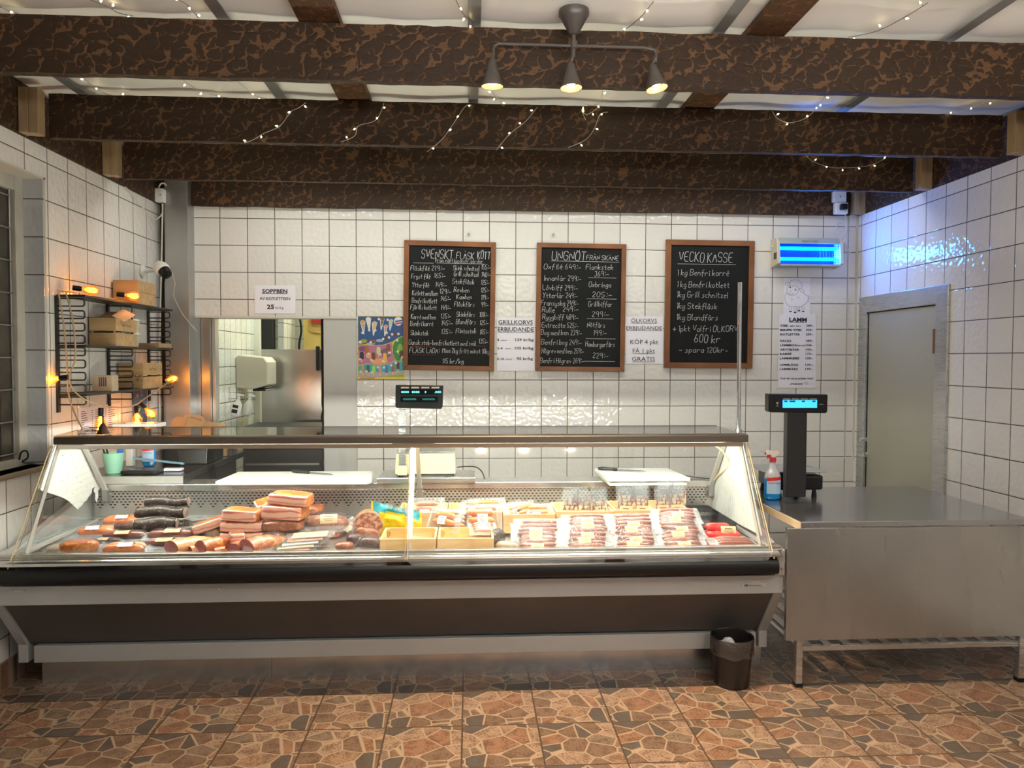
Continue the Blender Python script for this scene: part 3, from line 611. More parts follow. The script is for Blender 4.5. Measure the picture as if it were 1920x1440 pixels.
tp = [(4.15+(y-4.15)*1.0, z) for y, z in tp]
b = MB(); b.prism(tp, 0, -2.0585, -2.0565); b.prism([(4.12, .90), (4.15, .935), (4.165, .92), (4.155, .90), (4.18, .885), (4.175, .87), (4.15, .865), (4.155, .84), (4.135, .80), (4.12, .82), (4.125, .85), (4.105, .87)], 0, -2.0585, -2.0565)
b.build('torn_window_film', streak_mat('worn_film_slanted', False), case)
# name plate and small plates on the front band
pl_ = mat('plate_silver', (.60, .61, .60), .35, .4)
b = MB(); a = atY(1391, 1101, 3.41); c = atY(1438, 1093, 3.41); b.box((a.x, 3.408, a.z), (c.x, 3.413, c.z)); pn = b.build('name_plate', pl_, case, bevel=.001)
b = MB(); h_ = (c.z-a.z)*.5; font_text(b, 'Electrolux', a.x+.034, a.z+h_*.5, h_*.95, .062, 3.4070); 
b.cbox((a.x+.020, 3.4070, (a.z+c.z)/2), (.015, .0004, .0025)); b.cbox((a.x+.020, 3.4070, (a.z+c.z)/2), (.0025, .0004, .015)); b.cbox((a.x+.013, 3.4070, (a.z+c.z)/2), (.002, .0004, .015)); b.cbox((a.x+.027, 3.4070, (a.z+c.z)/2), (.002, .0004, .015))
b.build('lettering', INK, pn)
for x0, x1, y0, y1 in ((1407, 1430, 1093, 1089), (22, 48, 1109, 1105), (404, 418, 1106, 1102)):
    b = MB(); a = atY(x0, y0, 3.41); c = atY(x1, y1, 3.41); b.box((a.x, 3.409, a.z), (c.x, 3.412, c.z)); q = b.build('small_plate', pl_, case)
    b = MB(); b.cyl((a.x+.006, 3.4075, (a.z+c.z)/2), (a.x+.006, 3.409, (a.z+c.z)/2), .002, 8); b.cyl((c.x-.006, 3.4075, (a.z+c.z)/2), (c.x-.006, 3.409, (a.z+c.z)/2), .002, 8); b.build('rivet', INK, q)
# beige cable of the lamp at the right end
pts = catmull([atY(1333, 831, 3.90), atY(1350, 842, 3.92), atY(1366, 862, 3.93), atY(1366, 875, 3.95), atY(1345, 893, 4.10), atY(1338, 900, 4.14)], 6)
b = MB(); b.tube(pts, .005, 8); b.tube(catmull([atY(1366, 872, 3.95), atY(1376, 860, 3.94), atY(1371, 845, 3.9)], 5), .002, 6); b.build('lamp_cable', mat('beige_cable', (.66, .50, .26), .45), case, smooth=True)
# chrome pole on the right corner of the cover
b = MB(); b.cyl((1.49, 3.95, 1.205), (1.488, 3.95, 2.025), .0115, 14); b.cyl((1.49, 3.95, 1.19), (1.49, 3.95, 1.215), .018, 14); b.build('support_pole', CHROME, case, smooth=True)

# ================================================================== STEEL TABLE ON THE RIGHT
tb = thing('steel_table', 'stainless steel work table with deep front apron, right of the meat counter', 'table', (2.2, 3.9, 0))
TX0, TX1, TY0, TY1, TZ = 1.595, 2.765, 3.395, 4.335, .82
b = MB(); b.box((TX0, TY0, TZ-.028), (TX1, TY1, TZ)); b.build('table_top', TABLETOP, tb, bevel=.003)
b = MB(); b.box((TX0-.006, TY0+.002, TZ-.040), (TX0+.001, TY1, TZ-.004)); e = b.build('edge_strip', mat('pale_wood_edge', (.62, .49, .32), .55), tb)
b = MB()
for i in range(6): b.cyl((TX0+.05+i*.22, TY0-.002, TZ-.014), (TX0+.05+i*.22, TY0+.002, TZ-.014), .003, 8)
b.build('screw', CHROME, tb)
b = MB(); b.box((1.530, TY0-.004, .243), (TX1-.002, TY0+.008, TZ-.031)); b.box((1.526, TY0-.004, .243), (1.532, TY0+.02, TZ-.031)); b.build('front_apron', steel_mat('apron_steel', (.42, .425, .425), .27, (1.4, 1.4, .25), .14), tb, bevel=.002)
for x, y in ((1.592, 3.395), (2.728, 3.395), (1.592, 4.28), (2.728, 4.28)):
    b = MB(); b.box((x, y+.024, .018), (x+.032, y+.056, TZ-.03)); lg = b.build('leg', STEEL, tb, bevel=.002)
    b = MB(); b.box((x-.002, y+.022, 0), (x+.034, y+.058, .02)); b.build('rubber_foot', BLACK, lg)
b = MB(); b.box((1.626, 3.423, .178), (2.727, 3.445, .203)); b.box((1.626, 4.30, .178), (2.727, 4.32, .203)); b.box((1.597, 3.453, .178), (1.617, 4.302, .203)); b.build('stretcher', STEEL, tb, bevel=.002)
b = MB()
for i in range(11): b.box((1.63+i*.1, 3.43, .203), (1.67+i*.1, 4.31, .211))
b.build('slatted_shelf', STEEL_D, tb)

# ================================================================== THINGS ON THE BACK WALL
CHALK = mat('white_chalk', (.72, .72, .70), .9); SLATE = mat('blackboard_slate', (.007, .007, .0075), .6, spec=.25, nscale=3, namp=.3); FRAME = wood_mat('frame_wood', (.17, .060, .020), (.27, .105, .038), (3, 3, 3), .4)
REDCH = mat('red_chalk', (.25, .05, .05), .9)
def chalkboard(tl, w_, h_, tilt, fr, label, lines, rules, org, k, reds=()):
    t = thing('chalkboard', label, 'chalkboard', (0, 0, 0), 'framed price chalkboards')
    b = MB(); b.box((.015, -.010, -h_+.015), (w_-.015, .0, -.015)); b.build('slate', SLATE, t)
    for nm, pl in (('frame_top', [(0, 0), (w_, 0), (w_-fr, -fr), (fr, -fr)]), ('frame_bottom', [(0, -h_), (w_, -h_), (w_-fr, -h_+fr), (fr, -h_+fr)]),
                   ('frame_side', [(0, 0), (fr, -fr), (fr, -h_+fr), (0, -h_)]), ('frame_side', [(w_, 0), (w_-fr, -fr), (w_-fr, -h_+fr), (w_, -h_)])):
        b = MB(); b.prism(pl, 1, -.024, 0); b.build(nm, FRAME, t, bevel=.003)
    b = MB()
    for txt, x, y, wd, ht in lines: stroke_text(b, txt, (x-org[0])*k, -(y-org[1])*k, ht*k, wd*k, -.0108, .0026 if ht*k < .05 else .0034)
    for x0, x1, y in rules: b.box(((x0-org[0])*k, -.0108, -(y-org[1])*k-.001), ((x1-org[0])*k, -.0106, -(y-org[1])*k+.001))
    b.build('chalk_writing', CHALK, t)
    if reds:
        b = MB()
        for x0, x1, y in reds: b.box(((x0-org[0])*k, -.0109, -(y-org[1])*k-.001), ((x1-org[0])*k, -.0107, -(y-org[1])*k+.001))
        b.build('chalk_underline', REDCH, t)
    t.location = (tl[0], YB-.001, tl[1]); t.rotation_euler = (0, tilt, 0)
def row(x, y, w_, t, h=33): return (t, x, y, w_, h)
B1 = [('SVENSKT', 185, 185, 215, 62), ('FLÅSK', 425, 183, 120, 46), ('KÖTT', 570, 180, 88, 50), ('från närliggande gårdar', 280, 208, 330, 26)]
for a in ((112, 270, 130, 'Fläskfilé'), (255, 268, 90, '219:-'), (118, 325, 130, 'Fryst filé'), (275, 318, 75, '165:-'), (125, 385, 115, 'Ytterfilé'), (285, 380, 75, '149:-'), (127, 440, 172, 'Kotlett med ben'), (315, 425, 75, '129:-'),
          (125, 492, 172, 'Benfri kotlett'), (322, 475, 68, '145:-'), (115, 537, 180, 'Fjärills kotlett'), (325, 535, 65, '149:-'), (120, 603, 170, 'Karré med ben'), (325, 595, 68, '135:-'), (115, 650, 157, 'Benfri karré'), (330, 642, 75, '145:-'),
          (118, 715, 122, 'Skinkstek'), (330, 702, 75, '135:-'), (405, 262, 180, 'Skink schnitzel'), (600, 252, 62, '155:-'), (410, 303, 170, 'Grill schnitzel'), (602, 303, 60, '140:-'), (400, 355, 150, 'Stekfläsk'), (600, 358, 55, '125:-'),
          (412, 412, 105, 'Revben'), (600, 410, 55, '125:-'), (430, 460, 105, 'Kamben'), (602, 460, 52, '119:-'), (415, 510, 140, 'Fläskfärs'), (602, 510, 50, '99:-'), (432, 580, 125, 'Skinkfärs'), (592, 580, 60, '108:-'),
          (430, 632, 135, 'Blandfärs'), (595, 635, 58, '125:-'), (430, 695, 138, 'Flintastek'), (597, 700, 58, '105:-'), (108, 780, 460, 'Dansk stek-benfri kotlett med svål'), (590, 765, 62, '135:-'),
          (112, 836, 205, 'FLÄSK LÅDA:'), (338, 832, 325, 'Mixa 2kg fritt minst 10kg'), (340, 905, 145, '115 kr/kg')): B1.append(row(*a))
chalkboard((-.488, 2.493), .690, .975, .0145, .038, 'wood framed chalkboard headed SVENSKT FLÅSK KÖTT, next to the ice cream poster', B1, [(130, 270, 218), (290, 620, 215)], (68, 65), .001095, [(110, 255, 792), (280, 645, 782), (125, 300, 850)])
B2 = [('UNGNÖT', 1090, 203, 235, 60), ('FRÅN SKÅNE', 1332, 197, 225, 32)]
for a in ((1035, 265, 258, 'Oxfilé 649:-'), (1035, 345, 262, 'Innanlår 299:-'), (1028, 410, 245, 'Lövbiff 299:-'), (1030, 465, 243, 'Ytterlår 249:-'), (1018, 518, 262, 'Fransyska 249:-'), (1028, 565, 85, 'Rulle'), (1170, 558, 110, '249:-'),
          (1030, 615, 250, 'Ryggbiff 489:-'), (1025, 672, 257, 'Entrecôte 525:-'), (1022, 722, 285, 'Bog med ben 239:-'), (1025, 790, 280, 'Benfri bog 249:-'), (1028, 850, 295, 'Högrev med ben 259:-'), (1018, 918, 305, 'Benfri Högrev 269:-'),
          (1330, 262, 190, 'Flankstek'), (1390, 310, 100, '369:-'), (1352, 385, 155, 'Oxbringa'), (1375, 455, 138, '205:-'), (1350, 520, 168, 'Grillbiffar'), (1375, 590, 120, '299:-'), (1345, 665, 125, 'Nötfärs'), (1390, 720, 90, '199:-'),
          (1335, 800, 205, 'Hamburgarfärs'), (1385, 880, 110, '229:-')): B2.append(row(*a, 36))
chalkboard((.512, 2.486), .686, .975, .0085, .036, 'wood framed chalkboard headed UNGNÖT FRÅN SKÅNE, the middle one of three', B2, [(1085, 1565, 209), (1348, 1545, 320), (1338, 1550, 467), (1342, 1528, 605), (1336, 1548, 745), (1325, 1545, 903)], (985, 85), .001095)
B3 = [('VECKO KASSE', 128, 348, 240, 42)]
for a in ((122, 408, 232, '1 kg Benfri karré'), (122, 460, 235, '1 kg Benfri kotlett'), (122, 505, 230, '1kg Grill schnitzel'), (122, 555, 180, '1kg Stekfläsk'), (122, 605, 185, '1kg Blandfärs'), (105, 655, 292, '+ 1pkt Valfri ÖLKORV'), (203, 705, 115, '600 kr', 36), (135, 748, 220, '- spara 120kr-', 24)):
    B3.append(row(*a) if len(a) == 5 else row(*a, 26))
chalkboard((1.505, 2.522), .695, .985, .006, .042, 'wood framed chalkboard headed VECKO KASSE, behind the chrome pole', B3, [(122, 385, 358)], (68, 252), .00174)

def papersheet(tl, br, off, sc, name, label, lines, Y=YB-.003, skew=0, cat='sign', pm=None, shape=None):
    """lines: (text, x, baseline, width, height, bold, underline) in the survey sketch's own units"""
    def W(x, y): p = atY(off[0]+x*sc, off[1]+y*sc, Y); return p
    a = W(*tl); c = W(*br); t = thing(name, label, cat, (a.x, Y, c.z))
    cs = [W(*tl), W(br[0], tl[1]), W(*br), W(tl[0]+skew, br[1])]; b = MB()
    n = 10
    def fn(u, v): p = (cs[3]*(1-u)+cs[2]*u)*(1-v)+(cs[0]*(1-u)+cs[1]*u)*v; return (p.x, Y-.001*math.sin(u*5+v*3)**2, p.z)
    b.grid(fn, n, n); o = b.build('paper', pm or PAPER, t, smooth=True)
    b = MB(); k = (c.x-a.x)/(br[0]-tl[0])
    for l in lines:
        txt, x, y, wd, ht = l[:5]; p = W(x, y); font_text(b, txt, p.x, p.z, ht*k, wd*k, Y-.0018, l[5] if len(l) > 5 else .012, l[7] if len(l) > 7 else 0)
        if len(l) > 6 and l[6]: b.box((p.x, Y-.0018, p.z-ht*k*.22), (p.x+wd*k, Y-.0016, p.z-ht*k*.12))
    if lines: b.build('printed_text', INK, t)
    return t, W
papersheet((470, 140), (777, 352), (360, 500), .25, 'paper_sign', 'white paper sign reading SOPPBEN 25 kr/kg, taped above the hatch', [('SOPPBEN', 527, 197, 190, 30, .03, 1), ('AV KOTLETTBEN', 508, 249, 230, 22, .01, 0), ('25', 562, 316, 55, 33, .03, 0), ('kr/kg', 627, 316, 61, 18, .0, 0)])
papersheet((708, 612), (970, 980), (740, 430), .2708, 'paper_sign', 'white paper sign reading GRILLKORVS ERBJUDANDE between two chalkboards', [('GRILLKORVS', 718, 657, 237, 30, .01, 1), ('ERBJUDANDE', 714, 706, 248, 30, .01, 1), ('1', 713, 773, 8, 16, .02, 0), ('paket', 735, 771, 42, 8), ('129 kr/kg', 835, 773, 127, 18, .02, 0),
   ('2-4', 709, 831, 38, 16, .02, 0), ('paket', 765, 829, 40, 8), ('105 kr/kg', 832, 831, 128, 18, .02, 0), ('5-10', 709, 904, 48, 16, .02, 0), ('paket', 768, 902, 44, 8), ('95 kr/kg', 845, 904, 112, 18, .02, 0)])
papersheet((1597, 603), (1860, 930), (740, 430), .2708, 'paper_sign', 'white paper sign reading ÖLKORVS ERBJUDANDE KÖP 4 FÅ 1, right of the middle chalkboard', [('ÖLKORVS', 1637, 645, 176, 28, .0, 1), ('ERBJUDANDE', 1603, 695, 245, 26, .0, 1), ('KÖP 4 pkt', 1632, 795, 190, 32, 0, 0), ('FÅ 1 pkt', 1648, 855, 152, 30, 0, 1), ('GRATIS', 1643, 912, 157, 30, 0, 1)])
LM = [('LAMM', 255, 478, 165, 36, .04, 1)]
for y, a, aw, bb, sm in ((528, 'STEK', 78, '289:-', ('MED BEN', 262, 100)), (569, 'BENFRI STEK', 203, '339:-', None), (611, 'KOTLETTER', 185, '359:-', None), (674, 'RACKS', 105, '389:-', None), (716, 'LAMMBOG', 155, '158:-', ('MED BEN', 332, 76)), (758, 'GRYTBITAR', 180, '199:-', None),
                      (800, 'KARRÉ', 108, '175:-', None), (842, 'LAMMRIBBS', 182, '109:-', None), (904, 'LAMMLÄGG', 172, '149:-', None), (946, 'LAMMFÄRS', 170, '199:-', None)):
    x0 = 170-(y-528)*.018; LM.append((a, x0, y, aw, 19, .03, 0)); LM.append((bb, x0+248, y, 70, 19, .02, 0))
    if sm: LM.append((sm[0], sm[1], y, sm[2], 12, .02, 0))
LM += [('Tack för att ni stöttar lokal', 168, 1036, 312, 20, .015, 0, .4), ('producerat', 262, 1086, 120, 17, .015, 0, .4)]
t, W = papersheet((158, 408), (514, 1118), (1430, 510), .1943, 'price_sheet', 'long white price sheet headed LAMM, under the sheep drawing', LM, skew=-12)
b = MB(); hp = [W(420+14*math.sin(g)**3*1.1, 1072-(13*math.cos(g)-5*math.cos(2*g)-2*math.cos(3*g)-math.cos(4*g))*.95) for g in [i*2*math.pi/24 for i in range(24)]]
b.tube([(p.x, YB-.005, p.z) for p in hp], .0006, 4, closed=True); b.build('printed_heart', INK, t)
t, W = papersheet((200, 58), (458, 408), (1430, 510), .1943, 'sheep_drawing', 'lilac lit sheet with a line drawing of a smiling sheep, above the LAMM price sheet', [])
b = MB()
def pen(pts, r=.0007, closed=False, sm=5):
    q = [W(x, y) for x, y in pts]; q = catmull([(p.x, YB-.0052, p.z) for p in q], sm) if sm else [(p.x, YB-.0052, p.z) for p in q]; b.tube(q, r, 4, closed=closed)
def scallop(pts, n, amp):
    out = []
    q = catmull([(x, y, 0) for x, y in pts], 10)
    for i, p in enumerate(q):
        g = abs(math.sin(i*math.pi*n/len(q))); j = min(i+1, len(q)-1); d = q[j]-q[i-1 if i else 0]; d = d.normalized() if d.length else Vector((1, 0, 0)); out.append((p.x+d.y*amp*g, p.y-d.x*amp*g))
    return out
pen(scallop([(265, 125), (270, 95), (305, 78), (350, 88), (374, 120), (368, 150)], 6, 8), sm=0)
pen(scallop([(268, 130), (300, 132), (325, 128), (345, 150)], 3, -5), sm=0)
pen([(262, 130), (235, 160), (232, 195), (250, 222), (290, 228), (325, 212), (342, 180), (345, 152)])
pen([(262, 115), (235, 100), (216, 112), (225, 130), (262, 130)]); pen([(352, 158), (375, 160), (395, 182), (388, 200), (362, 182), (352, 160)])
pen(scallop([(232, 190), (210, 225), (212, 275), (240, 325), (300, 340), (370, 335), (425, 300), (447, 250), (425, 222), (400, 200)], 16, 8), sm=0)
pen([(430, 225), (452, 235), (452, 250), (435, 255), (450, 280), (430, 300)])
for x in (268, 312, 348, 390):
    y1 = 375 if x != 312 else 385; y1 = 368 if x == 348 else y1; pen([(x-10, 335), (x-10, y1)], sm=0); pen([(x+10, 335), (x+8, y1)], sm=0); p = W(x, y1+6); b.cbox((p.x, YB-.0052, p.z), (.018, .001, .008))
for x, y in ((265, 148), (317, 172)): p = W(x, y); b.cyl((p.x, YB-.0055, p.z), (p.x, YB-.005, p.z), .0055, 12)
pen([(248, 205), (262, 216), (282, 214), (296, 204)], .0011); pen([(262, 188), (268, 194), (274, 188)]); pen([(270, 255), (282, 268), (288, 258)]); pen([(330, 240), (345, 250), (352, 238)])
b.build('line_drawing', INK, t)

# ice cream poster (plain stand-ins for the products printed on it)
def P_(x, y): return atY(660+x*.0973, 580+y*.0973, YB-.003)
a = P_(108, 125); c = P_(1012, 1340); kx = (c.x-a.x)/904; kz = (a.z-c.z)/1215
t = thing('ice_cream_poster', 'colourful ice cream poster with yellow border left of the first chalkboard', 'poster', (a.x, YB-.003, c.z))
def Q(x, y, l): return (a.x+(x-108)*kx, YB-.003-l*.0003, a.z-(y-125)*kz)
def flat(name, pls, rgb, l, par=t, rough=.35):
    b = MB()
    for pl in pls: b.add([Q(x, y, l) for x, y in pl], [tuple(range(len(pl)))])
    return b.build(name, mat('print_%02x%02x%02x' % tuple(int(255*q) for q in rgb), rgb, rough), par)
def disc(x, y, rx, ry=None, n=16): ry = ry or rx; return [(x+rx*math.cos(2*math.pi*i/n), y+ry*math.sin(2*math.pi*i/n)) for i in range(n)]
flat('sheet', [[(108, 125), (1012, 125), (1012, 1340), (108, 1340)]], (.72, .55, .03), 0)
flat('night_sky_panel', [[(118, 135), (1000, 135), (1000, 500), (880, 550), (780, 620), (600, 680), (420, 690), (260, 670), (118, 680)]], (.035, .09, .24), 1)
flat('cloud', [disc(530, 600, 70, 30), disc(360, 660, 90, 22), disc(160, 640, 50, 25)], (.35, .42, .52), 2)
flat('sunset_panel', [[(118, 690), (260, 682), (420, 700), (600, 690), (780, 632), (775, 800), (830, 980), (700, 1040), (520, 1070), (300, 1040), (118, 1080)]], (.45, .16, .26), 1)
flat('sunset_glow', [disc(520, 1000, 170, 60), disc(360, 900, 90, 50)], (.75, .32, .16), 2); flat('dark_cloud', [disc(650, 840, 110, 90), disc(200, 760, 80, 50)], (.20, .09, .18), 2)
flat('meadow_panel', [[(1000, 512), (900, 555), (820, 620), (785, 720), (790, 850), (845, 985), (1000, 1000)]], (.05, .22, .05), 1); flat('grass', [disc(930, 780, 60, 120)], (.22, .42, .06), 2)
flat('beach_panel', [[(118, 1090), (300, 1050), (520, 1082), (700, 1050), (845, 990), (1000, 1010), (1000, 1250), (750, 1300), (400, 1310), (118, 1300)]], (.06, .36, .42), 1)
flat('sand', [[(118, 1190), (500, 1210), (800, 1190), (1000, 1180), (1000, 1250), (750, 1300), (400, 1310), (118, 1300)]], (.42, .38, .33), 2)
for x, y, cc, s_ in ((205, 210, (.55, .33, .12), 1), (315, 155, (.70, .68, .66), 1), (435, 235, (.62, .45, .25), 1), (585, 165, (.22, .12, .08), .85), (655, 295, (.55, .28, .25), .8), (755, 190, (.40, .55, .35), .8)):
    dx = (60 if x > 350 else -50)*.4
    flat('printed_cone', [[(x-55*s_, y+20*s_), (x+55*s_, y+10*s_), (x-dx+8, y+270*s_), (x-dx-8, y+270*s_)]], (.72, .70, .68), 3); flat('printed_cone_top', [disc(x, y+30*s_, 45*s_, 38*s_), [(x-40*s_, y+70*s_), (x+40*s_, y+70*s_), (x-dx, y+200*s_)]], cc, 4)
for x, y, cc in ((225, 610, (.30, .32, .05)), (405, 620, (.22, .10, .06)), (650, 560, (.12, .06, .04)), (820, 480, (.10, .06, .05))):
    flat('printed_bar', [disc(x, y, 68, 38)], cc, 3)
for x, y, cc in ((185, 890, (.03, .03, .04)), (285, 780, (.42, .13, .05)), (408, 900, (.16, .08, .04)), (510, 790, (.55, .62, .30)), (630, 910, (.72, .42, .04)), (700, 740, (.22, .09, .05)), (205, 1150, (.55, .30, .10)), (305, 1145, (.05, .12, .10)), (418, 1150, (.35, .62, .15)), (540, 1160, (.62, .28, .30)), (662, 1150, (.04, .18, .48)), (790, 1130, (.38, .10, .06)), (885, 1080, (.10, .05, .04)), (950, 860, (.10, .05, .03))):
    ww = 38 if y < 1000 else 30
    flat('printed_stick', [[(x-9, y+50), (x+9, y+50), (x+6, y+130), (x-12, y+130)]], (.72, .52, .32), 3); flat('printed_lolly', [[(x-ww, y+70), (x+ww, y+70), (x+ww, y-35), (x+ww*.6, y-70), (x-ww*.6, y-70), (x-ww, y-35)]], cc, 4)
flat('price_dot', [disc(x, y, 24) for x, y in ((200, 450), (330, 398), (448, 402), (518, 185), (688, 198), (668, 448), (775, 478), (895, 470), (600, 568), (712, 540), (156, 625), (360, 632), (320, 855), (548, 868), (732, 832), (152, 962), (372, 975), (594, 996), (872, 595), (880, 810), (970, 920), (165, 1203), (276, 1197), (383, 1215), (495, 1116), (615, 1120), (755, 1078), (847, 1028))], (.72, .66, .64), 5)
flat('round_logo', [disc(893, 225, 82, 86, 24)], (.70, .68, .68), 3); flat('logo_band', [[(830, 215), (970, 195), (975, 225), (835, 245)]], (.05, .10, .32), 4); flat('logo_band_red', [[(835, 255), (965, 240), (960, 275), (840, 290)]], (.5, .08, .10), 4)
flat('green_strip', [[(690, 1285), (900, 1255), (1000, 1262), (1000, 1300), (690, 1300)]], (.35, .42, .03), 3)
flat('red_lettering', [[(x, 1316), (x+14, 1316), (x+14, 1334), (x, 1334)] for x in [148+i*19 for i in range(6)]+[270+i*19 for i in range(9)]], (.45, .06, .02), 3)

# fly killer lamp
fk = thing('insect_lamp', 'white wall insect killer with two glowing blue tubes behind a grille', 'insect lamp', (2.6, 5.5, 2.30))
b = MB(); Y0 = 5.43
b.prism([(5.559, 2.31), (Y0+.03, 2.325), (Y0, 2.335), (Y0+.02, 2.50), (Y0+.045, 2.535), (5.559, 2.535)], 0, 2.335, 2.36); b.prism([(5.559, 2.31), (Y0+.03, 2.325), (Y0, 2.335), (Y0+.02, 2.50), (Y0+.045, 2.535), (5.559, 2.535)], 0, 2.83, 2.855)
b.build('end_cap', mat('yellowed_plastic', (.62, .56, .44), .4), fk, bevel=.004)
b = MB(); b.prism([(Y0+.012, 2.487), (Y0+.045, 2.535), (5.559, 2.535), (5.559, 2.528), (Y0+.05, 2.528), (Y0+.022, 2.485)], 0, 2.36, 2.83); hd = b.build('hood', mat('grey_green_hood', (.40, .44, .42), .4), fk)
b = MB(); font_text(b, 'Insect-O-Cutor', 2.53, 2.501, .012, .125, Y0+.012, .02); b.build('lettering', mat('green_ink', (.02, .16, .13), .5), hd)
b = MB(); b.box((2.36, Y0+.005, 2.318), (2.83, 5.55, 2.330)); b.build('bottom_tray', mat('grey_green_hood', (.4, .4, .4)), fk)
b = MB(); b.box((2.36, 5.545, 2.33), (2.83, 5.552, 2.53)); b.build('back_plate', mat('blue_reflector', (.01, .06, .45), .4, .3), fk)
UV = emit('uv_tube', (.0, .38, 1.0), 5)
for z in (2.455, 2.375):
    b = MB(); b.cyl((2.375, 5.485, z), (2.815, 5.485, z), .013, 12); b.build('uv_tube', UV, fk, smooth=True)
b = MB()
for i in range(20): b.cyl((2.37+i*.0235, Y0+.012, 2.335), (2.37+i*.0235, Y0+.024, 2.49), .0014, 5)
for i in range(9): z = 2.345+i*.0175; b.cyl((2.36, Y0+.010+.07*(z-2.33), z), (2.83, Y0+.010+.07*(z-2.33), z), .0011, 5)
b.build('grille', mat('grille_wire', (.05, .12, .25), .3, .5), fk)
b = MB(); p = (2.3345, 5.47, 2.36); b.box((2.333, 5.45, 2.37), (2.335, 5.50, 2.42)); b.build('rating_mark', mat('print_dark', (.08, .07, .06), .6), fk)
light('insect_lamp_glow', 'AREA', (2.60, 5.40, 2.41), 5, (.03, .22, 1), (2.95, 4.9, 2.50), .44, .10)

# sockets and plug
def sock(name, x0, x1, z0, z1, y0, d, label, holes=True):
    t = thing(name, label, 'socket', ((x0+x1)/2, y0, z0)); b = MB(); b.box((x0, y0-d, z0), (x1, y0, z1)); b.build('housing', WHITE, t, bevel=.006)
    if holes: b = MB(); b.cyl(((x0+x1)/2, y0-d-.001, (z0+z1)/2), ((x0+x1)/2, y0-d+.002, (z0+z1)/2), .005, 10); b.build('cover_screw', INK, t)
    return t
a = atY(1565, 378, 5.45); c = atY(1589, 358, 5.45); sock('junction_box', a.x, c.x, a.z, c.z, 5.504, .045, 'white junction box on the back beam above the power socket')
a = atY(1568, 400, 5.45); c = atY(1592, 379, 5.45); s_ = sock('power_socket', a.x, c.x, a.z, c.z, 5.504, .045, 'white power socket with black plug near the right corner', False)
b = MB(); b.box(((a.x+c.x)/2-.022, 5.42, (a.z+c.z)/2-.018), ((a.x+c.x)/2+.028, 5.462, (a.z+c.z)/2+.028)); tag(b.build('power_plug', BLACK, bevel=.008), 'black plug in the white socket near the right corner', 'plug')
WCORD = mat('white_cord', (.62, .58, .50), .45)
pts = [atY(x, y, 5.50) for x, y in ((1584, 392), (1586, 410), (1588, 430), (1582, 444), (1572, 450), (1567, 432), (1574, 418), (1584, 422), (1586, 438), (1578, 452), (1566, 448), (1540, 447), (1520, 449))]
b = MB(); b.tube(catmull(pts, 6), .0038, 7); tag(b.build('white_cable', WCORD, smooth=True), 'white looped cord from the plug to the insect lamp', 'cord')
b = MB(); pts = [atY(x, y, 5.50) for x, y in ((1464, 446), (1452, 452), (1447, 462), (1453, 460), (1460, 452))]; b.tube(catmull(pts, 6), .004, 7); tag(b.build('cord_end', WCORD, smooth=True), 'short white cord curling at the left end of the insect lamp', 'cord')
b = MB(); pts = [atY(x, y, 5.50) for x, y in ((1583, 455), (1590, 468), (1594, 474), (1586, 474), (1583, 462))]; b.tube(catmull(pts, 6), .0045, 7); tag(b.build('cord_loop', WCORD, smooth=True), 'short cord loop at the right end of the insect lamp', 'cord')
for x, y, lb in ((879, 440, 'small grey wall hook above the left chalkboard'), (1037, 441, 'small grey wall hook above the middle chalkboard')):
    p = atY(x, y, YB); b = MB(); b.cyl((p.x, YB-.02, p.z), (p.x, YB, p.z), .006, 10); b.cyl((p.x, YB-.022, p.z), (p.x, YB-.018, p.z), .011, 12); tag(b.build('wall_hook', STEEL_D, smooth=True), lb, 'hook', 'wall hooks')

# ================================================================== LEFT WALL
sh = thing('wire_wall_shelf', 'black wall shelf of three boards on wire ladder sides', 'wall shelf', (XL, 4.7, 1.33))
SZ = (1.945, 1.672, 1.403); SD = .165
for z in SZ:
    b = MB(); b.box((XL+.012, 4.12, z-.012), (XL+SD, 5.30, z)); b.build('shelf_board', BLACKM, sh, bevel=.002)
for y in (4.135, 4.70, 5.275):
    b = MB(); b.box((XL, y-.012, 1.30), (XL+.012, y+.012, 1.94)); rail = b.build('wall_rail', BLACKM, sh)
    b = MB(); z = 1.925
    while z > 1.33:
        r = .012; x1 = XL+SD-.012; q = [(XL+.005, y, z)]+[(x1-r+r*math.sin(g), y, z-r+r*math.cos(g)) for g in (0, .5, 1, 1.57)]+[(x1-r+r*math.cos(g), y, z-.042+r-r*math.sin(g)) for g in (0, .5, 1, 1.57)]+[(XL+.005, y, z-.042)]
        b.tube(q, .0044, 6); z -= .0675
    b.build('wire_ladder', BLACKM, rail, smooth=True)
